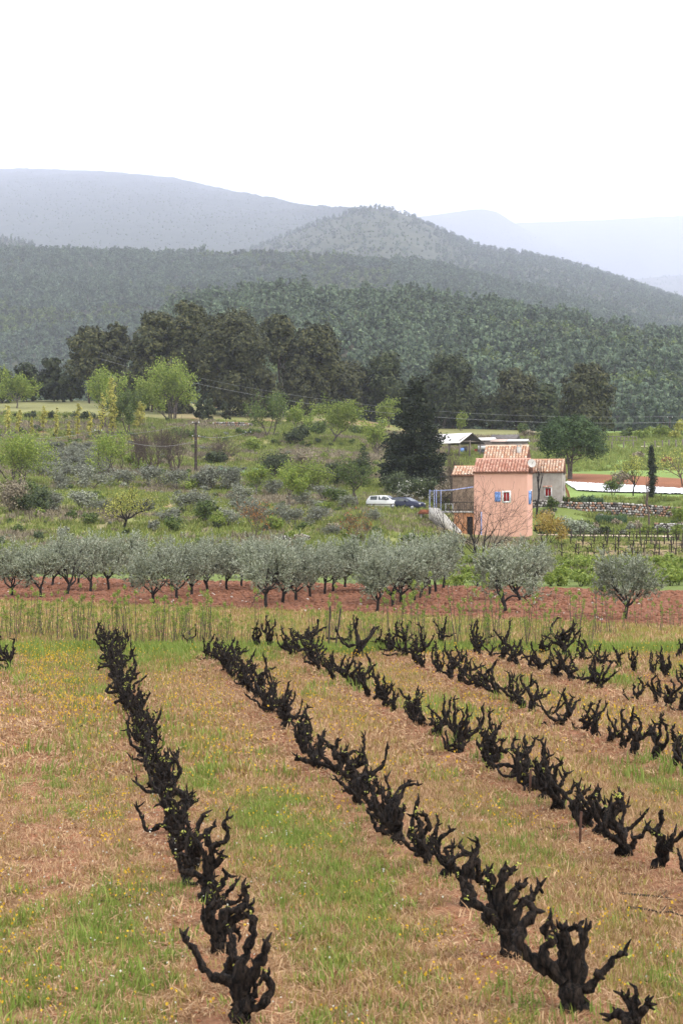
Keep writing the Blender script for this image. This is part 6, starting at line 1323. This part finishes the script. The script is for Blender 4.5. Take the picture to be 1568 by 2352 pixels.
k = (rd > .45) & (rg.random(len(P)) < np.where(side, .8, .3) * np.clip((fl - .25) * 2.0, .1, .7))
nr_ = P[:, 1] < 27
scatter('yellow_flowers', lift(P[k & nr_]), YF, rg, .8, 1.2, .1, 'small yellow wildflowers close to the spreading vines', 'flowers'); scatter('yellow_flowers', lift(P[k & ~nr_]), YFF, rg, .8, 1.2, .1, 'small yellow wildflowers carpeting the strip further along', 'flowers')
P = field(230, 12, 24, rg); k = (P[:, 0] < -.3) | (rg.random(len(P)) < .2); scatter('white_flowers', lift(P[k]), WF, rg, .7, 1.2, .1, 'scattered small white wildflowers in the grass', 'flowers')
# soil clods and stones along the rows and on the plough
def clod_src(name, m):
    out = []
    for i in range(4): r = np.random.default_rng(i + 40); V, q, t = STN[i]; out.append(new_mesh(name, V * np.array([1, 1, .6]), [np.array(q), np.array(t)], m))
    return source(name, out)
CL = clod_src('soil_clod', mat('red_soil_clod', (.22, .085, .045), .95, (.36, .16, .085), 6)); PLC = clod_src('plough_clod', mat('red_plough_clod', (.15, .06, .034), .95, (.27, .12, .07), 2)); LS = clod_src('limestone_chip', mat('limestone_chip', (.5, .42, .36), .95, (.62, .56, .5), 5))
P = field(30000, 12, 52, rg); rd = row_dist(P[:, 0], P[:, 1]); P = P[rg.random(len(P)) < .8 * (1 - sstep(.25, .85, rd)) + .06]
scatter('soil_clods', lift(P), CL, rg, .012, .045, .4, 'crumbly reddish soil clods under the vine rows', 'soil', scale=rg.uniform(.015, .05, len(P)) * (.7 + P[:, 1] / 45))
P = field(22000, 58, 108, rg); ok = (P[:, 1] > lin(P[:, 0], PLN)) & (P[:, 1] < lin(P[:, 0], PLF)); P = P[ok]; scatter('plough_clods', lift(P), PLC, rg, .08, .3, .3, 'red clods turned up over the ploughed orchard soil', 'soil', scale=rg.uniform(.08, .3, len(P)))
P = field(350, 58, 108, rg); ok = (P[:, 1] > lin(P[:, 0], PLN)) & (P[:, 1] < lin(P[:, 0], PLF)); scatter('limestone_chips', lift(P[ok], .04), LS, rg, .05, .13, .3, 'pale stone chips scattered on the ploughed soil', 'stones')
# prunings on the ground: a few lying canes
rp = np.random.default_rng(5)
for px, py, ln, az, lab in [(1240, 1913, .5, .1, 'thin dark pruned cane lying on the straw between two vine rows'), (1420, 2062, 1.0, .15, 'long dark pruned cane lying beside the crowded headed vine'), (1440, 2095, .8, -.1, 'second dark cane lying just below the long one'), (215, 2090, .5, .3, 'grey cane lying in the flowery strip'), (20, 1672, .9, -.3, 'dark forked branch lying in the flowery strip'), (160, 1680, .5, .6, 'short grey cane in the yellow flowers')]:
    p = G(px, py); P = [(0, 0, .04)]; a = az
    for i in range(6): a += rp.normal(0, .25); P.append((P[-1][0] + math.cos(a) * ln / 6, P[-1][1] + math.sin(a) * ln / 6, .04 + rp.uniform(0, .05)))
    q = MB(); tube(q, P, np.linspace(.016, .007, 7), 5, .15, rp); o = thing('pruned_cane', lab, 'cane', p); q.build('stem', M['bark_dark'], o); q = MB(); tube(q, [P[3], np.array(P[3]) + np.array([.06, .08, .05])], [.009, .004], 4); q.build('twig', M['bark_dark'], o)
# terraces and fields
P = field(34000, 108, 345, rg, .22); u = P[:, 0] / P[:, 1]; px = u * F + CX; y = P[:, 1]
hide = ((px > 1030) & (px < 1320) & (y > 163) & (y < 196)) | ((px > 1290) & (y > 196) & (y < 250)) | ((px > 1250) & (y > 165) & (y < 172)) | ((px > 1280) & (y > 129) & (y < 164) & (rg.random(len(P)) < .7)); hide |= (px > 1240) & (y > 240) & (rg.random(len(P)) < .55)
P = P[~hide]; dry = fbm(P[:, 0] / 7, P[:, 1] / 10, 55, 3) + rg.normal(0, .08, len(P)) > .57; dry &= ~((P[:, 0] / P[:, 1] * F + CX > 1240) & (P[:, 1] > 160))
sc_ = lambda Q: rg.uniform(.6, 1.25, len(Q)) * (.75 + Q[:, 1] / 500)
scatter('terrace_grass', lift(P[~dry]), C_TER, rg, label='rough green grass and weeds over the terraces and fields', cat='grass', scale=sc_(P[~dry])); scatter('terrace_dry_grass', lift(P[dry]), C_TDRY, rg, label='dry brownish grass and weeds on the terrace banks', cat='grass', scale=sc_(P[dry]))
US = []
for i in range(6):
    r = np.random.default_rng(2100 + i); t, c = bush_mesh(r, 1.1, 1.7, .26, .13, 3.0, 6, 420, 3); US.append(joined(t, c, M['twig_brown'], M[['green', 'lime', 'darkgreen', 'olive_dark', 'scrubbrown', 'green'][i]], 'undergrowth_form'))
SU = source('undergrowth_form', US); P = field(7000, 128, 345, rg, .22); px = P[:, 0] / P[:, 1] * F + CX; ok = (px < 1030) & (P[:, 1] > 140) & (rg.random(len(P)) < .09 + .9 * sstep(.16, .4, (terr(P[:, 0], P[:, 1] + 1.5) - terr(P[:, 0], P[:, 1] - 1.5)) / 3)); ok |= (px > 1225) & (P[:, 1] > 172) & (P[:, 1] < 189)
ok &= ~((px > 780) & (px < 1040) & (P[:, 1] > 164) & (P[:, 1] < 200))
scatter('undergrowth', lift(P[ok]), SU, rg, .3, .95, .08, 'mixed low bramble and weeds on the terrace banks', 'undergrowth')
P = field(2600, 335, 470, rg, .22); scatter('wood_edge_scrub', lift(P), SRC_HB, rg, .25, .6, .05, 'scrub along the edge of the pines', 'scrub') if False else None
